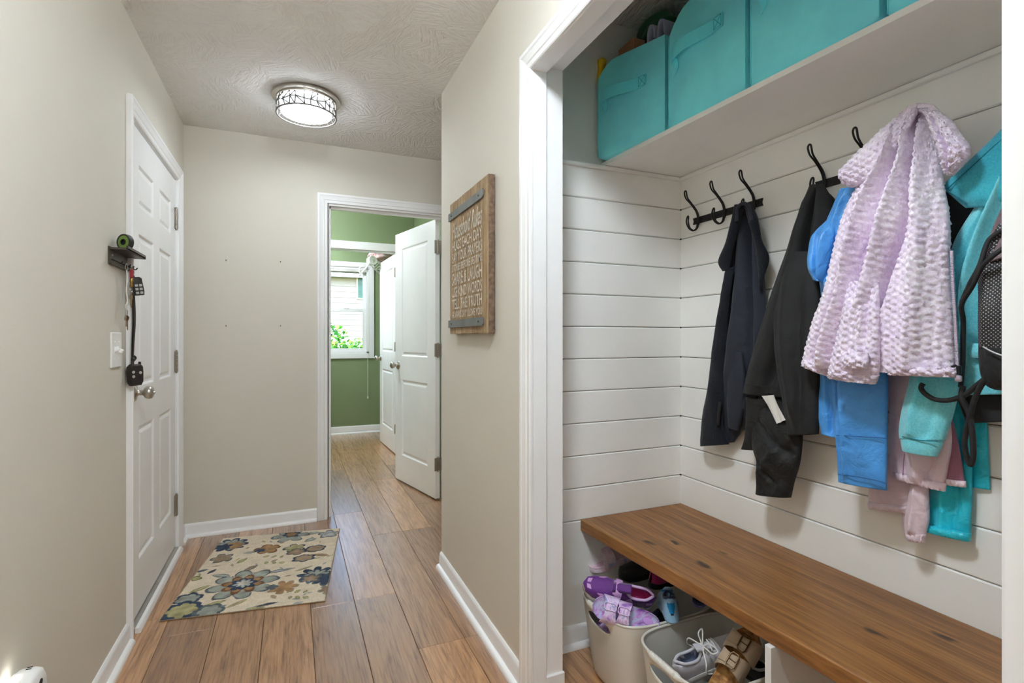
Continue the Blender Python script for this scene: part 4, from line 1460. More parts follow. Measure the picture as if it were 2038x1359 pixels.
drape([(1440, 700, 1478, 700, 0.065, 0.0108), (1446, 760, 1484, 760, 0.062, 0.0144), (1448, 810, 1480, 815, 0.06, 0.0144), (1450, 850, 1470, 858, 0.058, 0.0108)], 14, 24, wr=.002, wseed=13).build('sleeve', M['navy'], nv_, smooth=True)

# ---- black jacket
bk_ = thing('black_jacket', 'black soft-shell jacket with a white care label hanging beside the navy jacket', 'jacket', at(1625, 365, X=XB - .06))
drape([(1612, 368, 1638, 366, 0.088, 0.01148), (1600, 402, 1655, 396, 0.088, 0.0246), (1584, 445, 1660, 450, 0.086, 0.02952), (1563, 510, 1664, 520, 0.084, 0.0328), (1540, 575, 1668, 590, 0.083, 0.03444), (1520, 635, 1672, 650, 0.082, 0.03444),
       (1503, 690, 1672, 710, 0.082, 0.03444), (1490, 735, 1672, 750, 0.082, 0.0328), (1478, 782, 1668, 800, 0.082, 0.02952)],
      50, 64, [((.55, .5, .4, .36), .06, -.024, .1, .95), ((.3, .26, .2), .14, .014, .1, 1), ((.7, .75, .75), .12, .006, .1, .95)], wr=.003, wseed=4).build('body', M['black'], bk_, smooth=True)
drape([(1570, 500, 1630, 500, 0.113, .014), (1552, 560, 1634, 560, 0.116, .022), (1542, 620, 1636, 620, 0.118, .026), (1542, 680, 1634, 690, 0.118, .028), (1549, 740, 1632, 750, 0.118, .028), (1560, 800, 1631, 810, 0.116, .026), (1569, 866, 1630, 864, 0.113, .024)],
      30, 56, [((.3, .35, .4), .12, .008, .2, .9), ((.65, .6), .08, -.008, .2, .9)], wr=.003, wseed=6).build('sleeve', M['black'], bk_, smooth=True)
drape([(1506, 770, 1580, 772, 0.078, .016), (1512, 805, 1590, 810, 0.083, .026), (1500, 845, 1598, 850, 0.088, .034), (1498, 885, 1597, 890, 0.09, .036), (1508, 920, 1592, 925, 0.09, .036), (1507, 955, 1582, 958, 0.09, .034), (1506, 982, 1575, 990, 0.088, .03)],
      30, 50, [((.2, .5, .8), .1, -.012, .3, .55), ((.8, .5, .2), .12, .01, .45, .75), ((.15, .6), .1, -.012, .65, .85)], wr=.005, wseed=8, wlo=30, whi=90).build('sleeve', M['black2'], bk_, smooth=True)
drape([(1484, 790, 1540, 795, 0.093, 0.014), (1486, 830, 1520, 830, 0.093, 0.016), (1482, 870, 1510, 870, 0.093, 0.014), (1475, 894, 1500, 896, 0.093, 0.012)], 16, 20, wr=.003, wseed=21).build('lining', M['black2'], bk_, smooth=True)
cr_ = [at(u, v, X=XB - .13) for u, v in ((1516, 788), (1540, 786), (1562, 836), (1547, 843))]
mb = MB()
g_ = []
for i in range(7):
    a, b = cr_[0].lerp(cr_[3], i / 6), cr_[1].lerp(cr_[2], i / 6)
    g_.append([a.lerp(b, j / 5) + Vector((.003 * math.sin(j * 1.9 + i * .7), 0, 0)) for j in range(6)])
mb.loft([row for row in g_], closed=False, cap0=False, cap1=False)
mb.loft([[p + Vector((.0008, 0, 0)) for p in row] for row in g_], closed=False, cap0=False, cap1=False)
mb.build('care_label', M['label_white'], bk_, smooth=True, label='white care label')
seamline([(1482, 766, .118), (1510, 768, .126), (1548, 772, .124)], .0012, M['black2'], bk_, .1, name='hem_seam')
seamline([(1606, 405, .114), (1590, 450, .12), (1578, 500, .122)], .0012, M['black2'], bk_, .1)
drape([(1634, 384, 1648, 382, .06, .008), (1640, 410, 1664, 400, .06, .016), (1640, 440, 1668, 430, .06, .016), (1636, 470, 1660, 470, .06, .012)], 12, 20).build('collar', M['black2'], bk_, smooth=True)

# ---- blue rain jacket
bl = thing('blue_rain_jacket', 'bright blue rain jacket mostly hidden behind the lilac jacket', 'jacket', at(1700, 380, X=XB - .07))
drape([(1672, 376, 1712, 372, 0.145, 0.008), (1658, 410, 1710, 410, 0.145, 0.014), (1640, 455, 1710, 455, 0.145, 0.018), (1632, 510, 1705, 520, 0.14, 0.02), (1632, 560, 1700, 580, 0.135, 0.02), (1640, 640, 1720, 650, 0.12, 0.02), (1648, 720, 1760, 720, 0.11, 0.02)],
      26, 44, [((.4, .35), .1, .01, .1, .9)], wr=.003, wseed=31).build('body', M['blue'], bl, smooth=True)
drape([(1644, 440, 1670, 430, 0.159, 0.008), (1616, 470, 1664, 470, 0.164, 0.018), (1610, 500, 1656, 510, 0.164, 0.022), (1611, 535, 1648, 545, 0.164, 0.022), (1618, 557, 1642, 562, 0.162, 0.012)], 18, 26,
      [((.3, .5, .6), .1, -.012, .2, .9), ((.7, .75, .8), .1, .01, .2, .9)], wr=.004, wseed=33, wlo=40, whi=110).build('hood', M['blue'], bl, smooth=True)
drape([(1630, 735, 1690, 735, 0.105, 0.012), (1630, 780, 1690, 780, 0.105, 0.018), (1630, 825, 1684, 835, 0.105, 0.018), (1636, 862, 1672, 872, 0.105, 0.014)], 18, 30, [((.4, .5, .6), .08, -.012, .1, .9)], wr=.004, wseed=35, wlo=30, whi=90).build('sleeve', M['blue'], bl, smooth=True)
drape([(1654, 735, 1768, 730, 0.13, 0.012), (1656, 780, 1768, 775, 0.13, 0.018), (1662, 830, 1767, 830, 0.13, 0.02), (1664, 880, 1767, 885, 0.13, 0.02), (1667, 925, 1766, 940, 0.13, 0.018), (1668, 958, 1766, 976, 0.13, 0.014)],
      34, 50, [((.1, .16, .14), .05, -.012, .0, .9), ((.26, .2), .08, .01, .1, .9)], wr=.003, wseed=37, wlo=30, whi=110).build('front_panel', M['blue'], bl, smooth=True)
seamline([(1668, 944, .149), (1700, 948, .153), (1740, 955, .153), (1764, 962, .145)], .0011, plain('blue_seam', (30, 84, 150), .6), bl, .1, name='hem_seam')
seamline([(1664, 866, .151), (1700, 868, .155), (1764, 872, .149)], .0009, plain('blue_seam', (30, 84, 150), .6), bl, .1)

# ---- pink jacket (low, behind the aqua sleeve)
pk = thing('pink_jacket', 'pale pink jacket with elastic hem hanging low between blue and turquoise', 'jacket', at(1820, 745, X=XB - .05))
drape([(1768, 720, 1890, 720, .06, .01), (1768, 780, 1892, 775, .06, .02), (1770, 840, 1892, 830, .06, .024), (1770, 895, 1895, 880, .06, .024), (1772, 935, 1888, 930, .06, .022), (1776, 950, 1880, 972, .06, .018)],
      34, 44, [((.3, .28, .3), .06, -.012, .3, 1), ((.55, .6), .12, .012, .2, .9), ((.8, .75), .06, -.01, .5, .95)], wr=.003, wseed=41, wlo=30, whi=90).build('body', M['pink'], pk, smooth=True)
drape([(1880, 830, 1892, 820, .05, .006), (1872, 880, 1905, 870, .05, .008), (1868, 920, 1914, 915, .05, .008), (1866, 955, 1920, 958, .05, .008)], 14, 20).build('lining', M['pink_in'], pk, smooth=True)


def gather_band(parent, top, bot, d, mat, n=40, amp=.0022, name='elastic_hem', th=.012):
    """gathered elastic edge between two pixel lines"""
    A0, A1, B0, B1 = (at(u, v, X=XB - d) for u, v in (top[0], top[1], bot[0], bot[1]))
    rings = []
    for j in range(n + 1):
        s = j / n
        a, b = A0.lerp(A1, s), B0.lerp(B1, s)
        g = amp * math.sin(j * 1.55) + amp * .4 * math.sin(j * 3.7 + 1)
        o = th * max(0, 1 - (2 * s - 1) ** 2) ** .5
        rings.append([a + Vector((-o * .9, 0, 0)), a.lerp(b, .3) + Vector((-o - g - .002, 0, 0)), a.lerp(b, .7) + Vector((-o - g - .002, 0, 0)), b + Vector((-o * .9, 0, .2 * g)), b + Vector((.004, 0, 0)), a + Vector((.004, 0, 0))])
    return MB().loft(rings).build(name, mat, parent, smooth=60)


gather_band(pk, ((1775, 938), (1882, 962)), ((1778, 952), (1880, 978)), .07, M['pink'], 44)
gather_band(pk, ((1868, 950), (1921, 958)), ((1868, 962), (1921, 970)), .055, M['pink'], 22, th=.006)
drape([(1740, 900, 1830, 905, .03, .008), (1732, 950, 1828, 955, .03, .016), (1728, 982, 1824, 985, .03, .018), (1730, 1002, 1818, 1012, .03, .012)], 24, 24, [((.3, .4), .1, .006, .2, .9)], wr=.003, wseed=43, wlo=40, whi=120).build('sleeve', M['pink'], pk, smooth=True)
gather_band(pk, ((1728, 998), (1816, 1008)), ((1728, 1012), (1812, 1022)), .038, M['pink'], 30, th=.012, name='elastic_cuff')
drape([(1814, 960, 1848, 962, .05, .012), (1806, 1000, 1850, 1005, .05, .018), (1802, 1035, 1850, 1038, .05, .018), (1802, 1064, 1842, 1066, .05, .014)], 18, 26, [((.4, .45), .12, .006, .1, .9)], wr=.003, wseed=45, wlo=40, whi=120).build('sleeve', M['pink'], pk, smooth=True)
gather_band(pk, ((1803, 1058), (1842, 1064)), ((1808, 1076), (1840, 1080)), .056, M['pink'], 18, th=.014, name='elastic_cuff')
drape([(1798, 1000, 1810, 1000, .03, .006), (1797, 1040, 1808, 1042, .03, .008), (1800, 1062, 1808, 1064, .03, .006)], 8, 12).build('pocket_edge', M['pink'], pk, smooth=True)
seamline([(1810, 872, .084), (1800, 905, .084), (1797, 945, .082)], .0011, M['pink_in'], pk, .084)

# ---- turquoise windbreaker
tq = thing('turquoise_windbreaker', 'shiny turquoise windbreaker hanging lowest at the right', 'jacket', at(1900, 840, X=XB - .03))
drape([(1870, 760, 1935, 760, 0.016, 0.0052), (1862, 840, 1936, 840, 0.017, 0.0091), (1856, 920, 1936, 920, 0.019, 0.0104), (1850, 990, 1935, 995, 0.021, 0.0117), (1845, 1045, 1933, 1050, 0.021, 0.0117), (1843, 1056, 1931, 1078, 0.021, 0.0091)],
      26, 46, [((.35, .4), .1, .008, .1, .95), ((.7, .65), .08, -.007, .2, .95)], wr=.003, wseed=51, wlo=30, whi=110).build('body', M['turq'], tq, smooth=True)
drape([(1925, 790, 1962, 795, 0.005, 0.0039), (1928, 850, 1966, 850, 0.006, 0.0052), (1930, 910, 1968, 910, 0.007, 0.0052), (1930, 968, 1971, 975, 0.007, 0.0052)], 16, 30, wr=.0025, wseed=53, wlo=30, whi=90).build('sleeve', M['turq'], tq, smooth=True)
gather_band(tq, ((1846, 1044), (1932, 1062)), ((1844, 1058), (1930, 1078)), .036, M['turq'], 26, amp=.001, th=.013)

# ---- charcoal coat glimpsed between the lilac and the aqua jackets
ch = thing('charcoal_coat', 'charcoal coat glimpsed between the lilac and aqua jackets', 'coat', at(1910, 420, X=XB - .04))
drape([(1870, 380, 1960, 360, 0.064, 0.005), (1866, 430, 1975, 430, 0.064, 0.01), (1862, 500, 1985, 500, 0.064, 0.012), (1866, 600, 2000, 600, 0.064, 0.012), (1880, 700, 2010, 700, 0.064, 0.012), (1905, 790, 2020, 780, 0.064, 0.011), (1922, 842, 2030, 838, 0.064, 0.01)],
      28, 50, [((.3, .4), .1, .001, .1, .9)], wr=.001, wseed=61).build('body', M['darkcoat'], ch, smooth=True)
seamline([(1886, 442, .074), (1905, 444, .076), (1925, 440, .076)], .0014, M['black2'], ch, .05)

# ---- aqua fleece jacket
tf = thing('aqua_fleece_jacket', 'aqua fleece jacket with turned-out collar hanging at the right edge', 'jacket', at(2040, 240, X=XB - .08))
drape([(1985, 330, 2075, 250, .1, .012), (1960, 385, 2085, 320, .1, .024), (1930, 430, 2095, 400, .1, .03), (1900, 480, 2100, 480, .098, .032), (1882, 540, 2100, 560, .096, .032), (1878, 610, 2100, 630, .092, .03), (1884, 680, 2100, 690, .09, .028), (1900, 740, 2098, 740, .088, .026), (1918, 786, 2095, 782, .086, .022)],
      46, 62, [((.5, .36, .28, .24), .06, .018, .0, .8), ((.34, .24, .16), .05, -.016, .05, .7), ((.62, .5, .4), .06, -.014, .0, .8)], wr=.003, wseed=71).build('body', M['tealf'], tf, smooth=True)
drape([(1998, 252, 2060, 214, .125, .008), (1950, 300, 2070, 262, .13, .012), (1902, 345, 2060, 322, .132, .014), (1877, 370, 2040, 362, .132, .012), (1896, 392, 2010, 390, .13, .012), (1922, 414, 1984, 410, .126, .007)], 30, 30,
      [((.5, .5), .3, .004, .1, .9)], wr=.002, wseed=73).build('collar', M['tealf2'], tf, smooth=True)
for pts in (((1885, 376, .148), (1930, 335, .15), (1985, 285, .146), (2030, 250, .14)), ((1886, 380, .148), (1905, 392, .148), (1924, 406, .14)), ((1930, 408, .134), (1962, 376, .14), (2000, 338, .14))):
    seamline(list(pts), .0014, plain('aqua_seam', (24, 120, 134), .8), tf, .14)
drape([(1812, 735, 1912, 735, 0.126, 0.0126), (1806, 775, 1910, 772, 0.126, 0.0216), (1796, 815, 1902, 810, 0.126, 0.0252), (1790, 850, 1892, 845, 0.126, 0.0252), (1791, 872, 1882, 876, 0.126, 0.0234)], 30, 34, [((.3, .35), .12, .008, .1, .9), ((.7, .68), .1, -.006, .1, .9)], wr=.003, wseed=75).build('sleeve', M['tealf'], tf, smooth=True)
drape([(1792, 866, 1880, 876, 0.126, 0.0225), (1795, 885, 1873, 895, 0.126, 0.0234), (1797, 896, 1866, 909, 0.126, 0.0198)], 24, 12, wr=.001).build('cuff', M['tealf'], tf, smooth=True)
seamline([(1796, 869, .146), (1830, 876, .152), (1866, 878, .148)], .0013, plain('aqua_seam', (24, 120, 134), .8), tf, .12)
drape([(1918, 682, 2095, 690, .118, .006), (1917, 700, 2095, 708, .12, .008), (1926, 712, 2095, 722, .118, .006)], 20, 8).build('pocket_flap', M['tealf'], tf, smooth=True)

# ---- black mesh drawstring bag
M['mesh_lining'] = fabric_mat('glitter_lining', (112, 92, 96), .55, 900, .3, .2, .25, 120, .3)


def mesh_mat():
    t = NT('black_mesh_net')
    v = t.coord()
    m = t.n('Mapping')
    m.inputs['Scale'].default_value = (1, 190, 190)
    m.inputs['Rotation'].default_value = (.78, 0, 0)
    t.l(v, m.inputs['Vector'])
    vo = t.n('TexVoronoi', voronoi_dimensions='2D')
    vo.inputs['Scale'].default_value = 1.0
    vo.inputs['Randomness'].default_value = .1
    sx = t.n('SeparateXYZ'); t.l(m.outputs[0], sx.inputs[0])
    cx = t.n('CombineXYZ'); t.l(sx.outputs[1], cx.inputs[0]); t.l(sx.outputs[2], cx.inputs[1])
    t.l(cx.outputs[0], vo.inputs['Vector'])
    f = t.ramp(vo.outputs['Distance'], [(.14, (1, 1, 1, 1)), (.24, (0, 0, 0, 1))])
    t.l(t.mixc(f, lin((22, 21, 23)), lin((190, 182, 182))), t.b.inputs['Base Color'])
    t.set(Roughness=.55)
    t.bump(vo.outputs['Distance'], .4, .002)
    return t.m


M['mesh'] = mesh_mat()
bg = thing('drawstring_bag', 'black mesh drawstring bag hanging over the aqua fleece at the right edge', 'bag', at(2000, 400, X=XB - .16))
drape([(1996, 412, 2070, 380, .165, .01), (1978, 450, 2080, 430, .168, .02), (1960, 505, 2085, 490, .17, .028), (1948, 540, 2090, 530, .172, .034), (1950, 600, 2092, 600, .172, .04), (1950, 660, 2094, 660, .172, .042), (1951, 690, 2094, 700, .172, .042)],
      34, 40, [((.25, .2), .1, .008, .2, 1)], wr=.003, wseed=81).build('mesh_front', M['mesh'], bg, smooth=True)
drape([(1996, 408, 2068, 378, .178, .008), (1976, 452, 2072, 430, .182, .014), (1964, 500, 2060, 478, .187, .02), (1957, 530, 2040, 500, .192, .02)], 20, 20, wr=.003, wseed=83).build('inner_lining', M['mesh_lining'], bg, smooth=True)
drape([(1951, 686, 2096, 700, .172, .046), (1952, 715, 2098, 725, .172, .048), (1956, 745, 2098, 755, .172, .046), (1966, 766, 2096, 772, .172, .038), (1980, 775, 2090, 778, .172, .024)], 30, 24, wr=.002, wseed=85).build('bag_base', M['black2'], bg, smooth=True)
seamline([(1957, 690, .226), (1975, 700, .232), (1998, 708, .234), (2030, 712, .232)], .0016, plain('reflective_piping', (206, 208, 210), .3, .3), bg, .23, name='piping')
for pts, r in ((((2000, 455, .2), (1968, 478, .205), (1950, 528, .214), (1930, 565, .21), (1914, 602, .19)), .0048),
               (((2000, 492, .228), (1975, 510, .232), (1952, 534, .226), (1935, 570, .216), (1914, 606, .19), (1917, 640, .155), (1916, 720, .145), (1912, 770, .16)), .0048),
               (((1837, 763, .168), (1833, 772, .17), (1842, 784, .172), (1862, 795, .172), (1890, 796, .172), (1920, 786, .174), (1945, 766, .18), (1968, 748, .2)), .0055),
               (((1968, 750, .2), (1952, 768, .19), (1938, 800, .18), (1925, 850, .165), (1920, 880, .16), (1924, 910, .158), (1932, 925, .158), (1937, 905, .162), (1935, 860, .168), (1928, 820, .17), (1914, 792, .176), (1917, 768, .172)), .0055)):
    seamline(list(pts), r, M['cordb'], bg, .2, 10, 'cord')

# ---- lilac sherpa jacket (in front of everything)
ll = thing('lilac_fleece_jacket', 'fluffy lilac sherpa jacket hanging in the middle, front zipper open', 'jacket', at(1822, 218, X=XB - .08))
NUB = (.0175, .0058)
drape([(1800, 224, 1852, 220, 0.125, .016), (1780, 262, 1866, 254, 0.14, .034), (1757, 310, 1874, 310, 0.155, .046), (1722, 360, 1880, 365, 0.162, .052), (1692, 410, 1890, 415, 0.166, .056), (1670, 470, 1894, 470, 0.168, .058), (1656, 530, 1892, 525, 0.168, .06),
       (1642, 590, 1896, 585, 0.166, .062), (1622, 640, 1900, 640, 0.164, .062), (1608, 690, 1903, 695, 0.162, .06), (1599, 728, 1906, 748, 0.16, .056)],
      120, 170, [((.68, .71, .72, .64, .56, .52), .028, -.05, .06, 1), ((.44, .38, .34, .32, .30, .27), .05, .034, .05, 1), ((.3, .2, .17, .15), .03, -.03, .12, 1), ((.6, .62, .56, .48, .44), .05, .026, .05, 1), ((.82, .84, .84, .8), .06, .02, .1, 1), ((.5, .47, .42, .40), .035, -.03, .1, 1)],
      wr=.003, wseed=91, wlo=15, whi=50, nub=NUB, back=.1).build('body', M['lilac'], ll, smooth=True)
drape([(1800, 222, 1830, 216, 0.18, .01), (1760, 256, 1808, 262, 0.195, .018), (1722, 292, 1776, 312, 0.202, .022), (1692, 322, 1742, 346, 0.205, .024), (1674, 344, 1712, 368, 0.204, .024), (1678, 364, 1696, 374, 0.198, .014)],
      44, 80, wr=.003, wseed=92, nub=NUB).build('collar', M['lilac'], ll, smooth=True)
drape([(1832, 216, 1858, 216, 0.18, .01), (1846, 232, 1890, 234, 0.19, .02), (1858, 262, 1912, 264, 0.195, .026), (1870, 294, 1934, 300, 0.196, .026), (1878, 326, 1920, 326, 0.194, .022), (1884, 348, 1898, 350, 0.188, .01)],
      44, 76, [((.35, .4, .4), .08, -.014, .2, .9)], wr=.003, wseed=93, nub=NUB).build('collar', M['lilac'], ll, smooth=True)
MB().tube(smoothpath([at(u, v, X=XB - d) for u, v, d in ((1802, 234, .19), (1812, 220, .185), (1828, 215, .17), (1848, 217, .18), (1858, 226, .19))], 6), .011, 10).build('neck_roll', M['lilac'], ll, smooth=True)
drape([(1690, 560, 1750, 560, 0.225, .012), (1682, 610, 1752, 610, 0.23, .022), (1672, 660, 1752, 665, 0.23, .026), (1660, 705, 1752, 715, 0.228, .028), (1652, 740, 1750, 748, 0.226, .028), (1651, 752, 1744, 765, 0.224, .022)],
      56, 90, [((.3, .3), .1, .006, .2, .9), ((.75, .72), .08, -.012, .1, .9)], wr=.002, wseed=94, nub=NUB).build('sleeve', M['lilac'], ll, smooth=True)
drape([(1680, 700, 1728, 702, 0.256, .012), (1678, 718, 1730, 720, 0.26, .014), (1682, 730, 1724, 736, 0.256, .009)], 34, 20, nub=NUB).build('cuff', M['lilac'], ll, smooth=True)
drape([(1768, 728, 1904, 732, 0.202, .016), (1766, 738, 1905, 742, 0.202, .02), (1770, 746, 1904, 751, 0.2, .014)], 70, 12, nub=NUB).build('hem_band', M['lilac'], ll, smooth=True)
drape([(1601, 716, 1656, 732, 0.19, .01), (1600, 724, 1656, 742, 0.19, .013), (1602, 731, 1652, 750, 0.188, .008)], 34, 12, nub=NUB).build('hem_band', M['lilac'], ll, smooth=True)


def zipper(parent, pts, d, n):
    P = smoothpath([at(u, v, X=XB - dd) for u, v, dd in pts], 8)
    tp = MB().tube(P, .0015, 6).build('zip_tape', M['lilac'], parent, smooth=True)
    te = MB()
    L = len(P) - 1
    for k in range(n):
        x = k / (n - 1) * L
        i = min(int(x), L - 1)
        p = P[i].lerp(P[i + 1], x - i)
        te.box((-.0035, -.0028, -.0011), (.001, .0028, .0011), .0004, TR(*p))
    o = te.build('zip_teeth', M['zip_teeth'], tp)
    o['kind'] = 'stuff'
    return tp


zipper(ll, ((1895, 500, 0.172), (1897, 560, 0.172), (1901, 620, 0.17), (1904, 680, 0.168), (1907, 738, 0.166)), .14, 90)
zipper(ll, ((1634, 612, 0.172), (1622, 648, 0.172), (1611, 688, 0.17), (1601, 722, 0.168)), .14, 44)
p = at(1908, 738, X=XB - .172)
MB().box((-.006, -.006, -.008), (.002, .006, .012), .0015, TR(*p)).box((-.007, -.003, -.004), (-.005, .008, .014), .0008, TR(*p) @ rot('X', -18)).build('zip_slider', M['zip_black'], ll)
MB().box((-.005, -.006, -.024), (.003, .006, -.010), .002, TR(*p)).build('zip_stop', M['zip_teeth'], ll)


# ================================================================ BASKETS AND SHOES
M['basket'] = plain('basket_plastic', (214, 211, 202), .5, var=.015, bump=.05, bscale=200)


def basket(x0, x1, y0, y1, zr_, label):
    r = thing('shoe_basket', label, 'basket', ((x0 + x1) / 2, (y0 + y1) / 2, 0), group='flexible shoe tubs under the bench')
    cx, cy, ax, ay = (x0 + x1) / 2, (y0 + y1) / 2, (x1 - x0) / 2, (y1 - y0) / 2
    n, nz_ = 112, 34
    def plan(k, s, z):
        a = 2 * PI * k / n
        e = 2 / 4.2
        return (cx + s * ax * math.copysign(abs(math.cos(a)) ** e, math.cos(a)), cy + s * ay * math.copysign(abs(math.sin(a)) ** e, math.sin(a)), z)
    def scale(z): return .80 + .2 * (z / zr_) ** .8
    V, idx = [], {}
    kf = n // 2                                      # angle pi: the side facing the hall
    hz, hb, ha = zr_ - .043, .023, .068
    EV = {}
    for i in range(nz_ + 1):
        z = .012 + (zr_ - .012) * i / nz_
        for k in range(n):
            p = plan(k, scale(z), z)
            front = p[0] < cx
            e = 9.0
            yy, zz_ = p[1], z
            if front and abs(k - kf) < n * .16:
                dy, dz = (p[1] - cy) / ha, (z - hz) / hb
                e = dy * dy + dz * dz
            EV[i, k] = (e, p)
    faces = []
    used = set()
    for i in range(nz_):
        for k in range(n):
            q = [(i, k), (i, (k + 1) % n), (i + 1, (k + 1) % n), (i + 1, k)]
            if all(EV[c][0] < 1 for c in q): continue
            faces.append(q); used.update(q)
    for c in used:
        e, p = EV[c]
        if e < 1:                                    # pull hole edge onto its oval
            f = 1 / math.sqrt(max(e, 1e-4))
            p = (p[0], cy + (p[1] - cy) * f, hz + (p[2] - hz) * f)
        idx[c] = len(V); V.append(p)
    Fc = [[idx[c] for c in q] for q in faces]
    # rounded foot and base
    prev = [idx[0, k] for k in range(n)]
    for s, z in ((.785, .005), (.75, .001), (.70, .0)):
        ring = []
        for k in range(n):
            ring.append(len(V)); V.append(plan(k, s, z))
        for k in range(n): Fc.append([prev[k], ring[k], ring[(k + 1) % n], prev[(k + 1) % n]])
        prev = ring
    Fc.append(prev)
    mb = MB(); mb.V, mb.Fc = V, [tuple(f) for f in Fc]
    o = mb.build('tub', M['basket'], r, smooth=True)
    md = o.modifiers.new('thickness', 'SOLIDIFY')
    md.thickness = .003
    md.offset = 1
    MB().tube([plan(k, 1.004, zr_) for k in range(n)], .0042, 8, True).build('rim', M['basket'], r, smooth=True)
    # oval lip round the hand hole, ribbed grip above it
    lip = []
    for j in range(36):
        a = 2 * PI * j / 36
        y, z = cy + ha * math.cos(a), hz + hb * math.sin(a)
        lip.append((cx - scale(z) * ax * (1 - min(.999, abs((y - cy) / (scale(z) * ay))) ** 4.2) ** (1 / 4.2) - .0005, y, z))
    MB().tube(lip, .0028, 6, True).build('hole_lip', M['basket'], r, smooth=True)
    for sx in (-1, 1):
        g = MB()
        rings = []
        for j in range(61):
            y = cy + (j / 60 - .5) * .15
            x = cx + sx * (ax * (1 - (abs(y - cy) / ay) ** 4.2) ** (1 / 4.2) + .001)
            t_ = min(1, min(j, 60 - j) / 8)
            rb = .0012 * math.sin(j * 2.1) if 8 < j < 52 else 0
            rad = .0045 + .0065 * t_ + rb * 1.3
            rings.append([(x + rad * .8 * math.cos(2 * PI * k / 10), y, zr_ - .004 + rad * math.sin(2 * PI * k / 10)) for k in range(10)])
        g.loft(rings)
        g.build('grip', M['basket'], r, smooth=50)
    return r


basket(.942, 1.335, 1.312, 1.618, .272, 'pale grey shoe tub nearest the end wall, heaped with purple shoes')
basket(.952, 1.345, .99, 1.297, .272, 'pale grey shoe tub second from the end wall, holding tan sandals')


# ---- shoes: local x from heel to toe, z up
def station(L):
    k = L / .25
    W_ = lambda t: float(np.interp(t, [0, .03, .1, .3, .5, .7, .85, .95, 1], [.006, .019, .028, .0295, .033, .040, .037, .025, .004])) * k
    H_ = lambda t: float(np.interp(t, [0, .05, .15, .3, .42, .52, .62, .75, .88, .96, 1], [.052, .066, .066, .058, .062, .063, .055, .043, .034, .022, .004])) * k
    S_ = lambda t: float(np.interp(t, [0, .3, .7, .9, 1], [.026, .024, .021, .024, .032])) * k
    return W_, H_, S_, k


def frame_to(heel, toe, up):
    x = (toe - heel).normalized()
    z = Vector(up)
    z = (z - x * z.dot(x)).normalized()
    y = z.cross(x)
    return Matrix(((x.x, y.x, z.x, heel.x), (x.y, y.y, z.y, heel.y), (x.z, y.z, z.z, heel.z), (0, 0, 0, 1)))


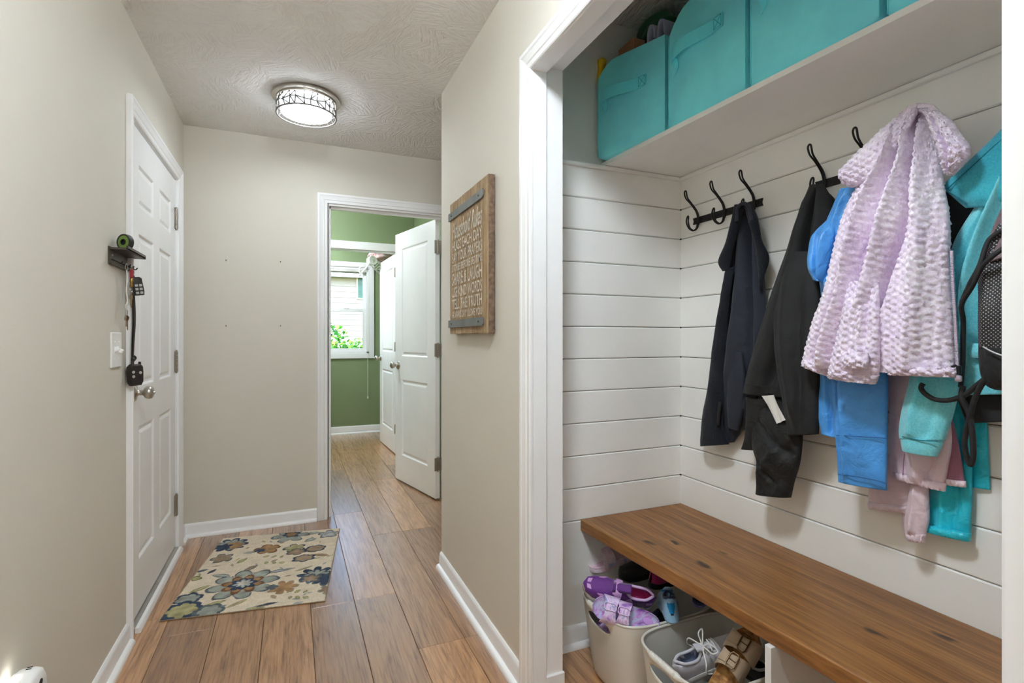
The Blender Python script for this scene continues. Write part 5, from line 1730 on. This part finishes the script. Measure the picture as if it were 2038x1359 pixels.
def sneaker(name, label, heel, toe, up, m, laces=True, strap=False, patches=(), L=None, group=None, heel_patch=None):
    """m: upper, sole, lining, accent, lace"""
    L = L or (toe - heel).length
    W_, H_, S_, k = station(L)
    r = thing(name, label, 'shoe', mat=frame_to(heel, toe, up), group=group)
    # sole
    ts = [0, .015, .04, .08] + list(np.linspace(.14, .86, 14)) + [.92, .96, .985, 1]
    def outline(f, z0, zs):
        o = [(t * L, W_(t) * f, z0 + S_(t) * zs) for t in ts]
        return o + [(t * L, -W_(t) * f, z0 + S_(t) * zs) for t in reversed(ts)]
    def spring(o): return [(x, y, z + max(0, (x / L - .8)) ** 2 * .25 * k) for x, y, z in o]
    sole = MB().loft([spring(outline(1.0, 0, 0)), spring(outline(1.1, .004 * k, .15)), spring(outline(1.12, 0, .75)), spring(outline(1.04, .001, 1.0))])
    so = sole.build('sole', m['sole'], r, smooth=45, local=True)
    N = 28
    ops, ope = .05, .44
    def S(t, a, off=0.0):
        w, h, zs = W_(t), H_(t), S_(t)
        y = -(w + off) * math.copysign(abs(math.cos(a)) ** .8, math.cos(a))
        z = zs * .9 + (h + off) * max(0, math.sin(a)) ** .62
        z += max(0, (t - .8)) ** 2 * .25 * k
        return Vector((t * L, y, z))
    LIM = lambda t: .7 * W_(t) * math.sqrt(max(0, 1 - ((t - .245) / .2) ** 2)) ** .7
    tt = [0, .02, .045] + list(np.linspace(.07, .44, 12)) + [.46] + list(np.linspace(.5, .92, 12)) + [.95, .975, .99, 1]
    rows, cav = [], []
    for t in tt:
        row, cv = [], []
        for j in range(N + 1):
            a = PI * j / N
            p = S(t, a)
            c = False
            if ops <= t <= ope:
                lim = LIM(t)
                if lim <= 0: row.append(p); cv.append(False); continue
                if abs(p.y) < lim:
                    edge = min(1, (lim - abs(p.y)) / (.16 * W_(t)))
                    top = p.z
                    p.z = top + (S_(t) * .9 + .010 - top) * edge
                    c = edge > .45
            row.append(p); cv.append(c)
        rows.append(row); cav.append(cv)
    up_, li = MB(), MB()
    allv = [p for row in rows for p in row]
    n1 = N + 1
    fu, fl = [], []
    for i in range(len(tt) - 1):
        for j in range(N):
            q = (i * n1 + j, i * n1 + j + 1, (i + 1) * n1 + j + 1, (i + 1) * n1 + j)
            inside = sum(cav[a // n1][a % n1] for a in q) >= 2
            (fl if inside else fu).append(q)
    def sub(fs):
        mp, vv, ff = {}, [], []
        for f in fs:
            g = []
            for a in f:
                if a not in mp: mp[a] = len(vv); vv.append(allv[a])
                g.append(mp[a])
            ff.append(g)
        return MB().add(vv, ff)
    uo = sub(fu).build('upper', m['upper'], r, smooth=True, local=True)
    sub(fl).build('lining', m['lining'], r, smooth=True, local=True)
    # padded collar round the opening
    col = []
    for q in range(24):
        ph = 2 * PI * q / 24
        t = .245 - .194 * math.cos(ph)
        y = LIM(t) * min(1, abs(math.sin(ph)) * 1.15 + .0) / W_(t)
        a_ = math.acos(min(1, y ** 1.25))
        col.append(S(t, a_ if math.sin(ph) > 0 else PI - a_) + Vector((0, 0, .001)))
    MB().tube(smoothpath(col, 3, True), .0048 * k, 8, True).build('collar', m.get('collar', m['accent']), r, smooth=True, local=True)
    # tongue
    tg = []
    for t, dz in ((.60, .002), (.52, .004), (.44, .010), (.39, .018), (.36, .020)):
        c = S(t, PI / 2)
        w = .017 * k
        tg.append([c + Vector((0, -w, dz - .004)), c + Vector((0, -w * .5, dz + .001)), c + Vector((0, w * .5, dz + .001)), c + Vector((0, w, dz - .004)), c + Vector((0, w * .5, dz - .005)), c + Vector((0, -w * .5, dz - .005))])
    MB().loft(tg).build('tongue', m.get('tongue', m['upper']), r, smooth=True, local=True)
    if laces:
        for i, t in enumerate(np.linspace(.47, .64, 5)):
            pts = [S(t + .012 * math.sin(i + a * 3), a, .0035) for a in np.linspace(PI * .33, PI * .67, 7)]
            MB().tube(pts, .0026 * k, 6).build('lace', m['lace'], r, smooth=True, local=True)
        if laces == 'loose':
            lr = random.Random(3)
            for s in (-1, 1):
                c = S(.46, PI / 2, .006)
                pts = [c + Vector(v) * k for v in ((0, 0, 0), (.02, s * .02, .022), (.03, s * .045, .012), (.012, s * .04, .006), (0, s * .006, .004), (-.02, s * .05, -.005), (-.03, s * .058, -.035), (-.01, s * .05, -.06))]
                MB().tube(smoothpath(pts, 6), .0024 * k, 6).build('lace', m['lace'], r, smooth=True, local=True)
    if strap:
        rg = []
        for a in np.linspace(PI * .12, PI * .86, 16):
            c0, c1 = S(.475, a, .002), S(.56, a, .002)
            d0, d1 = S(.475, a, .005), S(.56, a, .005)
            rg.append([c0, c1, d1, d0])
        MB().loft(rg).build('strap', m['accent'], r, smooth=30, local=True)
    for kind, quad in patches:
        for side in (1, -1):
            g = []
            for i in range(5):
                row = []
                for j in range(5):
                    a_, b_ = i / 4, j / 4
                    t = (1 - a_) * ((1 - b_) * quad[0][0] + b_ * quad[1][0]) + a_ * ((1 - b_) * quad[3][0] + b_ * quad[2][0])
                    an = (1 - a_) * ((1 - b_) * quad[0][1] + b_ * quad[1][1]) + a_ * ((1 - b_) * quad[3][1] + b_ * quad[2][1])
                    an = math.radians(an)
                    row.append(S(t, an if side > 0 else PI - an, .0017))
                g.append(row)
            back_ = [[p * 1 - Vector((0, math.copysign(.0015, p.y), .0005)) for p in row] for row in g]
            mm = MB().loft(g, False, False, False).loft(back_, False, False, False)
            mm.build('side_patch', m[kind], r, smooth=True, local=True)
    if heel_patch:
        g = []
        for a in np.linspace(-1, 1, 9):
            row = []
            for z in np.linspace(.18, .75, 6):
                wz = .019 * k * (1 - .5 * abs(z - .5))
                row.append(Vector((-.003 * k + .012 * k * a * a, a * wz * .9, S_(0) * .9 + H_(.05) * z)))
            g.append(row)
        MB().loft(g, False, False, False).loft([[p + Vector((.008, 0, 0)) for p in row] for row in g], False, False, False).build('heel_patch', m[heel_patch], r, smooth=True, local=True)
    return r


def marble(name, cols, scale=18, dist=2.5, rough=.45):
    t = NT(name)
    v = t.coord(rand=True)
    f = t.noise(v, scale, 3, .5, dist)
    t.l(t.ramp(f, cols), t.b.inputs['Base Color'])
    t.set(Roughness=rough)
    return t.m


def sandal(name, label, heel, toe, up, m, group=None, buckles=True, heel_disc=None, thick=.026, cat='sandal', strap_h=.05, straps=(.54, .74), L=None, sw=.062):
    """two-strap slide; m: bed, sole, strap, buckle"""
    L = L or (toe - heel).length
    k = L / .25
    r = thing(name, label, cat, mat=frame_to(heel, toe, up), group=group)
    W_ = lambda t: float(np.interp(t, [0, .02, .06, .15, .35, .55, .72, .86, .95, .985, 1], [.004, .016, .025, .033, .034, .040, .0455, .043, .030, .017, .003])) * k
    ts = [0, .008, .02, .04, .07] + list(np.linspace(.12, .88, 18)) + [.93, .96, .98, .993, 1]
    th = thick * k
    def ring(f, z, dz=0.0, cup=0.0):
        o = []
        for sgn, seq in ((1, ts), (-1, list(reversed(ts)))):
            for t in seq:
                zz_ = z + dz * (1 - t) + cup * (math.exp(-(t / .16) ** 2) + .5 * math.exp(-((t - 1) / .05) ** 2))
                o.append(((.5 + (t - .5) * (1 - (1 - f) * .25)) * L, sgn * W_(t) * f, zz_))
        return o
    MB().loft([ring(.93, 0), ring(1.0, .004 * k), ring(1.0, th * .62), ring(.985, th * .66)]).build('sole', m['sole'], r, smooth=35, local=True)
    MB().loft([ring(.98, th * .6), ring(1.0, th * .7, 0, .002), ring(.99, th * .98, 0, .006), ring(.94, th * 1.02, 0, .006), ring(.86, th * .86, 0, .001), ring(.5, th * .78), ring(.1, th * .8)]).build('footbed', m['bed'], r, smooth=60, local=True)
    if heel_disc:
        MB().lathe([(0, 0), (.016 * k, 0), (.015 * k, .0015), (0, .002)], TR(.17 * L, 0, th * .84) @ Matrix.Diagonal((1.2, .75, 1, 1)), 20).build('heel_logo', m[heel_disc], r, smooth=40, local=True)
    for q, t0 in enumerate(straps):
        wd = sw * k * (1.0 if q else .92)
        rg, rin = [], []
        hgt = strap_h * k * (1.12 if q == 0 else .95)
        for a in np.linspace(0, PI, 25):
            w = W_(t0) * 1.005
            y = -w * math.copysign(abs(math.cos(a)) ** .7, math.cos(a))
            z = th * .5 + (hgt - th * .1) * math.sin(a) ** .75
            taper = .62 + .38 * abs(math.cos(a)) ** 1.2
            cxx = t0 * L - .004 * math.sin(a)
            n_ = Vector((0, -math.cos(a), math.sin(a)))
            p = Vector((cxx, y, z))
            e = Vector((wd / 2 * taper, 0, 0))
            rg.append([p - e, p + e, p + e + n_ * .0032, p - e + n_ * .0032])
        st = MB().loft(rg).build('strap', m['strap'], r, smooth=40, local=True)
        if buckles:
            # a second layer of strap through a buckle on the outer side
            for sd in (1,):
                a0, a1 = PI * .36, PI * .70
                rg = []
                for a in np.linspace(a0, a1, 9):
                    w = W_(t0) * 1.005
                    y = -w * math.copysign(abs(math.cos(a)) ** .7, math.cos(a)) * sd
                    z = th * .5 + (hgt - th * .1) * math.sin(a) ** .75
                    n_ = Vector((0, -math.cos(a) * sd, math.sin(a)))
                    p = Vector((t0 * L - .002, y, z)) + n_ * .0034
                    e = Vector((wd * .24, 0, 0))
                    rg.append([p - e, p + e, p + e + n_ * .0035, p - e + n_ * .0035])
                MB().loft(rg).build('strap_tail', m['strap'], st, smooth=40, local=True)
                a = PI * .46
                w = W_(t0) * 1.005
                y = -w * math.copysign(abs(math.cos(a)) ** .7, math.cos(a)) * sd
                z = th * .5 + (hgt - th * .1) * math.sin(a) ** .75
                n_ = Vector((0, -math.cos(a) * sd, math.sin(a))).normalized()
                tg = Vector((0, math.sin(a) * sd, math.cos(a)))
                c = Vector((t0 * L - .002, y, z)) + n_ * .0085
                hx, hy = wd * .36, .0125 * k
                fr_ = [c + Vector((sx * hx, 0, 0)) + tg * sy * hy for sx, sy in ((-1, -.6), (-.7, -1), (.7, -1), (1, -.6), (1, .6), (.7, 1), (-.7, 1), (-1, .6))]
                MB().tube(fr_, .0022 * k, 6, True).tube([c + tg * hy, c - tg * hy], .0016 * k, 6).build('buckle', m['buckle'], st, smooth=True, local=True)
    return r


MM = {}
MM['lil'] = marble('lilac_marble', [(.3, (150, 110, 190)), (.45, (206, 168, 222)), (.58, (224, 206, 236)), (.72, (140, 150, 205))])
MM['lilbed'] = marble('lilac_marble_bed', [(.3, (120, 70, 160)), (.45, (188, 140, 208)), (.6, (176, 190, 214)), (.75, (128, 110, 178))], 22, 3)
MM['tie'] = marble('pastel_tie_dye', [(.3, (170, 170, 215)), (.45, (236, 220, 228)), (.6, (228, 190, 214)), (.75, (238, 234, 232))], 16, 2)
MM['violet'] = fabric_mat('violet_knit', (92, 30, 122), .65, 600, .3, .3, .1, 40, .2)
MM['violet_patch'] = plain('violet_patch', (196, 150, 204), .5, var=.08)
MM['white_sole'] = plain('shoe_sole_white', (228, 226, 224), .5, var=.03)
MM['magenta'] = fabric_mat('magenta_mesh', (176, 30, 104), .7, 600, .3, .2, .1, 40, .2)
MM['paleblue'] = fabric_mat('pale_blue_mesh', (148, 190, 222), .55, 700, .2, .2, .05, 40, .2)
MM['cyan'] = plain('cyan_gel', (20, 132, 196), .3, var=.05)
MM['lav_edge'] = plain('lavender_collar', (208, 178, 220), .6)
MM['blackshoe'] = fabric_mat('black_shoe', (26, 26, 30), .6, 600, .2, .2, .1, 40, .2)
MM['blacksole'] = plain('black_rubber', (22, 22, 22), .6)
MM['greysuede'] = fabric_mat('pale_grey_suede', (196, 196, 206), .8, 600, .2, .3, .05, 30, .2)
MM['greylining'] = fabric_mat('blue_grey_lining', (108, 120, 150), .8, 600, .2, .2, .05, 30, .2)
MM['laceW'] = plain('lace_white', (222, 220, 216), .8)
MM['tan'] = fabric_mat('taupe_suede', (176, 154, 128), .8, 700, .2, .3, .06, 40, .15)
MM['cork'] = marble('cork_bed', [(.35, (126, 84, 44)), (.5, (172, 122, 66)), (.65, (192, 146, 92))], 60, .5, .8)
MM['bronze'] = plain('buckle_bronze', (116, 92, 66), .3, .9)
MM['lavshoe'] = marble('lavender_glitter', [(.35, (104, 96, 172)), (.5, (150, 138, 206)), (.65, (176, 150, 214))], 90, .5, .4)
MM['navyshoe'] = fabric_mat('navy_knit', (34, 48, 86), .7, 600, .2, .2, .1, 40, .2)

V3 = Vector
GS = 'shoes heaped in the tub nearest the end wall'
GT = 'shoes in the second tub'
purple = dict(upper=MM['violet'], sole=MM['white_sole'], lining=MM['magenta'], accent=MM['violet_patch'], lace=MM['violet'], collar=MM['lav_edge'], tongue=MM['violet'])
sneaker('sneaker', 'purple sneaker with lilac patches and white sole lying across the tub', at(1297, 1202, D=1.765), at(1158, 1166, D=1.80), (-.60, -.42, .68), purple, laces=False, strap=True, group=GS,
        patches=[('accent', ((.62, 20), (.72, 52), (.80, 50), (.66, 18))), ('accent', ((.50, 34), (.56, 68), (.60, 62), (.52, 30))), ('accent', ((.30, 22), (.34, 48), (.40, 30), (.34, 18))), ('accent', ((.04, 22), (.05, 36), (.12, 36), (.13, 22))), ('accent', ((.88, 62), (.90, 84), (.95, 84), (.94, 60)))])
lil = dict(bed=MM['lilbed'], sole=MM['lil'], strap=MM['lil'], buckle=MM['lil'])
lil['disc'] = plain('lilac_disc', (198, 150, 224), .4)
sandal('sandal', 'lilac marbled two-strap sandal on top of the heap, footbed towards the viewer', at(1312, 1243, D=1.64), at(1180, 1203, D=1.70), (-.74, -.48, .47), lil, GS, heel_disc='disc', thick=.024, strap_h=.048)
sandal('sandal', 'lilac marbled sandal low in the tub, glimpsed through the hand hole', V3((1.03, 1.36, .13)), V3((1.0, 1.555, .15)), (-.35, 0, .94), lil, GS, thick=.024, L=.2)
tie = dict(bed=MM['tie'], sole=MM['tie'], strap=MM['tie'], buckle=MM['tie'])
sandal('sandal', 'pastel tie-dye sandal wedged under the bench at the top of the heap', at(1172, 1130, X=1.07) + V3((.22, -.035, .04)), at(1172, 1136, X=1.07), (-.1, -.1, .97), tie, GS, buckles=False, thick=.03, L=.23, straps=(.66,), strap_h=.052)
blk = dict(upper=MM['blackshoe'], sole=MM['blacksole'], lining=MM['blackshoe'], accent=MM['blackshoe'], lace=MM['greylining'])
sneaker('sneaker', 'black sneaker in shadow under the tie-dye sandal', V3((1.33, 1.585, .28)), V3((1.11, 1.60, .28)), (-.1, -.1, 1), blk, L=.21, group=GS)
mag = dict(upper=MM['magenta'], sole=MM['blacksole'], lining=MM['magenta'], accent=MM['violet'], lace=MM['violet'])
sneaker('sneaker', 'magenta sneaker behind the purple sneaker', V3((1.17, 1.485, .292)), V3((1.36, 1.505, .287)), (-.3, -.2, .9), mag, L=.2, group=GS)
pb = dict(upper=MM['paleblue'], sole=MM['paleblue'], lining=MM['navyshoe'], accent=MM['cyan'], lace=MM['cyan'], collar=MM['navyshoe'])
sneaker('sneaker', 'pale blue sneaker heel with a cyan patch beside the lilac sandal', at(1340, 1240, X=1.105), at(1322, 1184, X=1.25), (-.28, -.25, .93), pb, L=.2, group=GS, heel_patch='accent')
lv = dict(bed=MM['navyshoe'], sole=MM['lavshoe'], strap=MM['lavshoe'], buckle=MM['lavshoe'])
sandal('strappy_shoe', 'glittery lavender strappy shoe at the right end of the heap', at(1384, 1208, X=1.24), at(1384, 1208, X=1.24) + V3((.14, .05, .03)), (-.5, -.35, .8), lv, GS, buckles=False, thick=.02, L=.18, cat='shoe', straps=(.3, .52, .74), sw=.04)
nvs = dict(upper=MM['navyshoe'], sole=MM['blacksole'], lining=MM['navyshoe'], accent=MM['navyshoe'], lace=MM['navyshoe'])
sneaker('sneaker', 'navy knit sneaker at the bottom of the first tub', V3((1.28, 1.46, .13)), V3((1.08, 1.5, .12)), (0, 0, 1), nvs, L=.2, group=GS)

gr = dict(upper=MM['greysuede'], sole=MM['white_sole'], lining=MM['greylining'], accent=MM['greysuede'], lace=MM['laceW'], collar=MM['greysuede'])
sneaker('sneaker', 'pale grey sneaker with loose white laces in the second tub', at(1350, 1356, X=1.03), at(1432, 1312, X=1.15), (-.62, -.1, .78), gr, laces='loose', L=.22, group=GT)
tn = dict(bed=MM['cork'], sole=MM['blacksole'], strap=MM['tan'], buckle=MM['bronze'])
sandal('sandal', 'taupe two-strap cork sandal on top of the second tub', at(1420, 1402, X=1.04), at(1480, 1296, X=1.17), (-.75, -.35, .56), tn, GT, thick=.024, L=.225, strap_h=.056, straps=(.48, .74), sw=.07)
sandal('sandal', 'second taupe cork sandal deeper in the tub beside the white panel', V3((1.04, 1.06, .11)), V3((1.21, 1.06, .09)), (-.3, -.1, .9), tn, GT, thick=.024, L=.225, strap_h=.05)
blw = dict(upper=MM['blackshoe'], sole=MM['blacksole'], lining=MM['blackshoe'], accent=MM['laceW'], lace=MM['blackshoe'])
sneaker('sneaker', 'black sneaker with white stripes at the back of the second tub', V3((1.275, 1.04, .17)), V3((1.28, 1.25, .17)), (-.4, 0, .9), blw, laces=False, L=.21, group=GT,
        patches=[('accent', ((.5, 20), (.54, 62), (.57, 62), (.53, 20))), ('accent', ((.6, 20), (.64, 62), (.67, 62), (.63, 20)))])
sneaker('sneaker', 'black sneaker at the bottom of the second tub', V3((1.08, 1.15, .014)), V3((1.26, 1.16, .014)), (0, 0, 1), blk, L=.19, group=GT)
sneaker('sneaker', 'pale shoe seen through the hand hole of the second tub', V3((1.04, 1.07, .105)), V3((1.03, 1.24, .105)), (-.1, 0, 1), gr, laces=False, L=.16, group=GT)
# a shoe behind the panel
sandal('sandal', 'dark sandal on the floor beyond the white bench panel', V3((1.1, .66, .0)), V3((1.3, .72, .0)), (0, 0, 1), dict(bed=MM['cork'], sole=MM['blacksole'], strap=MM['blackshoe'], buckle=MM['bronze']), None, L=.24)


# ================================================================ INNER ROOM AND OUTSIDE
# blind cord with tassel
bc = thing('blind_cord', 'thin white blind cord with a small tassel hanging beside the window', 'cord', (.879, Y3 - .03, .45))
MB().tube([(.876, Y3 - .03, 2.02), (.878, Y3 - .03, 1.3), (.879, Y3 - .03, .46)], .0025, 6).build('cord', M['plastic_white'], bc)
MB().lathe([(.003, .03), (.007, .02), (.009, 0), (.006, -.004), (0, -.004)], TR(.879, Y3 - .03, .43), 12).build('tassel', M['plastic_white'], bc, smooth=True)

# wall shelf with rod in the inner room, bundle of bright cloth on it
zs_ = 2.045
ws = thing('wire_shelf', 'white wire closet shelf with diagonal braces in the inner room', 'shelf', (1.1, Y3 - .4, zs_))
fx = .86
MB().tube([(fx, Y3 - .62, zs_), (1.36, Y3 - .62, zs_)], .004, 6).build('front_wire', M['white'], ws)
MB().tube([(fx, Y3 - .01, zs_), (1.36, Y3 - .01, zs_)], .004, 6).build('back_wire', M['white'], ws)
for k in range(11):
    x = fx + .03 + k * .045
    MB().tube([(x, Y3 - .62, zs_ + .004), (x, Y3 - .01, zs_ + .004)], .0022, 5).build('cross_wire', M['white'], ws)
p0 = at(737, 527, Y=Y3 - .55)
for a, b in (((716, 548), (750, 508)), ((730, 520), (768, 556)), ((738, 508), (768, 535))):
    A, B = at(*a, Y=Y3 - .55), at(*b, Y=Y3 - .45)
    MB().tube([A, B], .0095, 8).build('brace', M['white'], ws, smooth=40)
MB().tube(smoothpath([at(u, v, Y=Y3 - .56) for u, v in ((720, 546), (715, 540), (716, 533), (722, 530))], 5), .007, 8).build('hook_end', M['white'], ws, smooth=True)
tr_ = thing('paper_roll', 'white coiled strap roll hanging under the wire shelf', 'roll', p0)
c = at(740, 519, Y=Y3 - .68)
MB().lathe([(.026, -.03), (.05, -.03), (.052, -.027), (.052, .027), (.05, .03), (.026, .03), (.024, .027), (.024, -.027), (.026, -.03)], TR(*c) @ rot('Z', 25) @ rot('X', 80), 28, False, False).build('coil', M['plastic_white'], tr_, smooth=45)
cl = marble('patchwork_cloth', [(.3, (70, 90, 104)), (.42, (236, 190, 196)), (.55, (240, 226, 220)), (.66, (226, 120, 120)), (.78, (120, 150, 150))], 14, 1.5, .85)
cloth_lump('patchwork_quilt', 'bundle of pink and grey patterned bedding on the wire shelf', 'bedding', Vector((.985, Y3 - .36, 2.168)), (.15, .22, .075), cl, 8, 22, .18)
cloth_lump('folded_blanket', 'grey striped blanket bundle at the right end of the wire shelf', 'blanket', Vector((1.24, Y3 - .36, 2.135)), (.08, .22, .065), marble('striped_blanket', [(.3, (60, 62, 58)), (.5, (150, 164, 160)), (.7, (196, 202, 190))], 10, 1, .9), 12, 20, .14)
ceiling_light(.15, 5.85, 'added drum light out of sight, brightening the inner room', 'lamp_bright')  # added lamp, hidden by the door header, to lift the window room
ceiling_light(.1, 4.4, 'added drum light out of sight, brightening the green room')  # likewise an added hidden lamp, to lift the green walls

# outside
gm = NT('lawn')
v = gm.coord()
gm.l(gm.ramp(gm.noise(v, 3, 5), [(.3, (92, 128, 46)), (.6, (150, 176, 84)), (.8, (186, 196, 130))]), gm.b.inputs['Base Color'])
gm.set(Roughness=.95)
tag(MB().box((-40, Y3 + .3, -.5), (40, 90, -.35)).build('lawn', gm.m), 'pale green lawn outside the window', 'lawn', kind='structure')

HY = 26.0
nh = thing('neighbour_house', 'white clapboard neighbouring house seen through the window', 'house', (3, HY, -.35))
sid = plain('white_siding', (170, 170, 172), .7, var=.03, vscale=1)
for k in range(17):
    z0 = -.35 + k * .27
    MB().loft([[(xx, HY - .03, z0), (xx, HY, z0 + .27), (xx, HY + .1, z0 + .27), (xx, HY + .1, z0)] for xx in (-8, 14)]).build('siding_board', sid, nh)
roofm = plain('roof_grey', (150, 148, 150), .9, var=.1)
MB().loft([[(xx, HY - .5, 4.2), (xx, HY + 4, 4.75), (xx, HY + 4, 4.6), (xx, HY - .5, 4.08)] for xx in (-8.5, 14.5)]).build('roof', roofm, nh)
A, B = at(712, 554, Y=HY - .06), at(727, 593, Y=HY - .06)
wz = MB().box((A.x - .06, HY - .1, B.z - .06), (A.x + 1.5, HY - .04, A.z + .06)).build('window', M['white'], nh)
MB().box((A.x, HY - .13, B.z), (A.x + 1.4, HY - .11, A.z)).build('pane', plain('dark_teal_pane', (30, 96, 92), .2, var=.1), wz)

lfm = [plain(f'leaf_green_{i}', c, .6, var=.15) for i, c in enumerate(((96, 190, 50), (180, 222, 96), (56, 140, 50)))]
lr = random.Random(9)
for bi, (u, v, yy, sx, sz) in enumerate(((662, 668, 9.6, .30, .36), (688, 700, 8.2, .34, .22), (716, 690, 10.4, .38, .30), (650, 700, 11.6, .4, .3), (738, 700, 9.0, .26, .26))):
    c = at(u, v, Y=yy)
    hb_ = thing('garden_shrub', ('leafy green shrub outside, ' + ('left behind the window', 'lowest in the middle of the window', 'right of the window middle', 'hidden left of the window', 'at the window casing')[bi]), 'shrub', (c.x, c.y, -.35), group='garden shrubs outside')
    MB().tube([(c.x, c.y, -.35), (c.x + .05, c.y, c.z - sz * .4)], .03, 6).build('stem', plain('stem_brown', (92, 70, 46), .9), hb_)
    for mi in range(3):
        lf = MB()
        for k in range(90):
            a, b, rr_ = lr.uniform(0, 2 * PI), math.acos(lr.uniform(-1, 1)), lr.uniform(.55, 1)
            p = Vector((c.x + sx * rr_ * math.sin(b) * math.cos(a), c.y + .3 * rr_ * math.sin(b) * math.sin(a), c.z + sz * rr_ * math.cos(b) - sz * .4))
            s = lr.uniform(.03, .065)
            T = TR(*p) @ Matrix.Rotation(lr.uniform(0, 6.28), 4, 'Z') @ Matrix.Rotation(lr.uniform(-1.2, 1.2), 4, 'X') @ Matrix.Rotation(lr.uniform(-1.2, 1.2), 4, 'Y')
            lf.add([T @ Vector(q) for q in ((-s, 0, 0), (0, -s * .5, .01), (s, 0, 0), (0, s * .5, .01))], [(0, 1, 2), (0, 2, 3)])
        o = lf.build('foliage', lfm[mi], hb_, fix=False)
        o['kind'] = 'stuff'
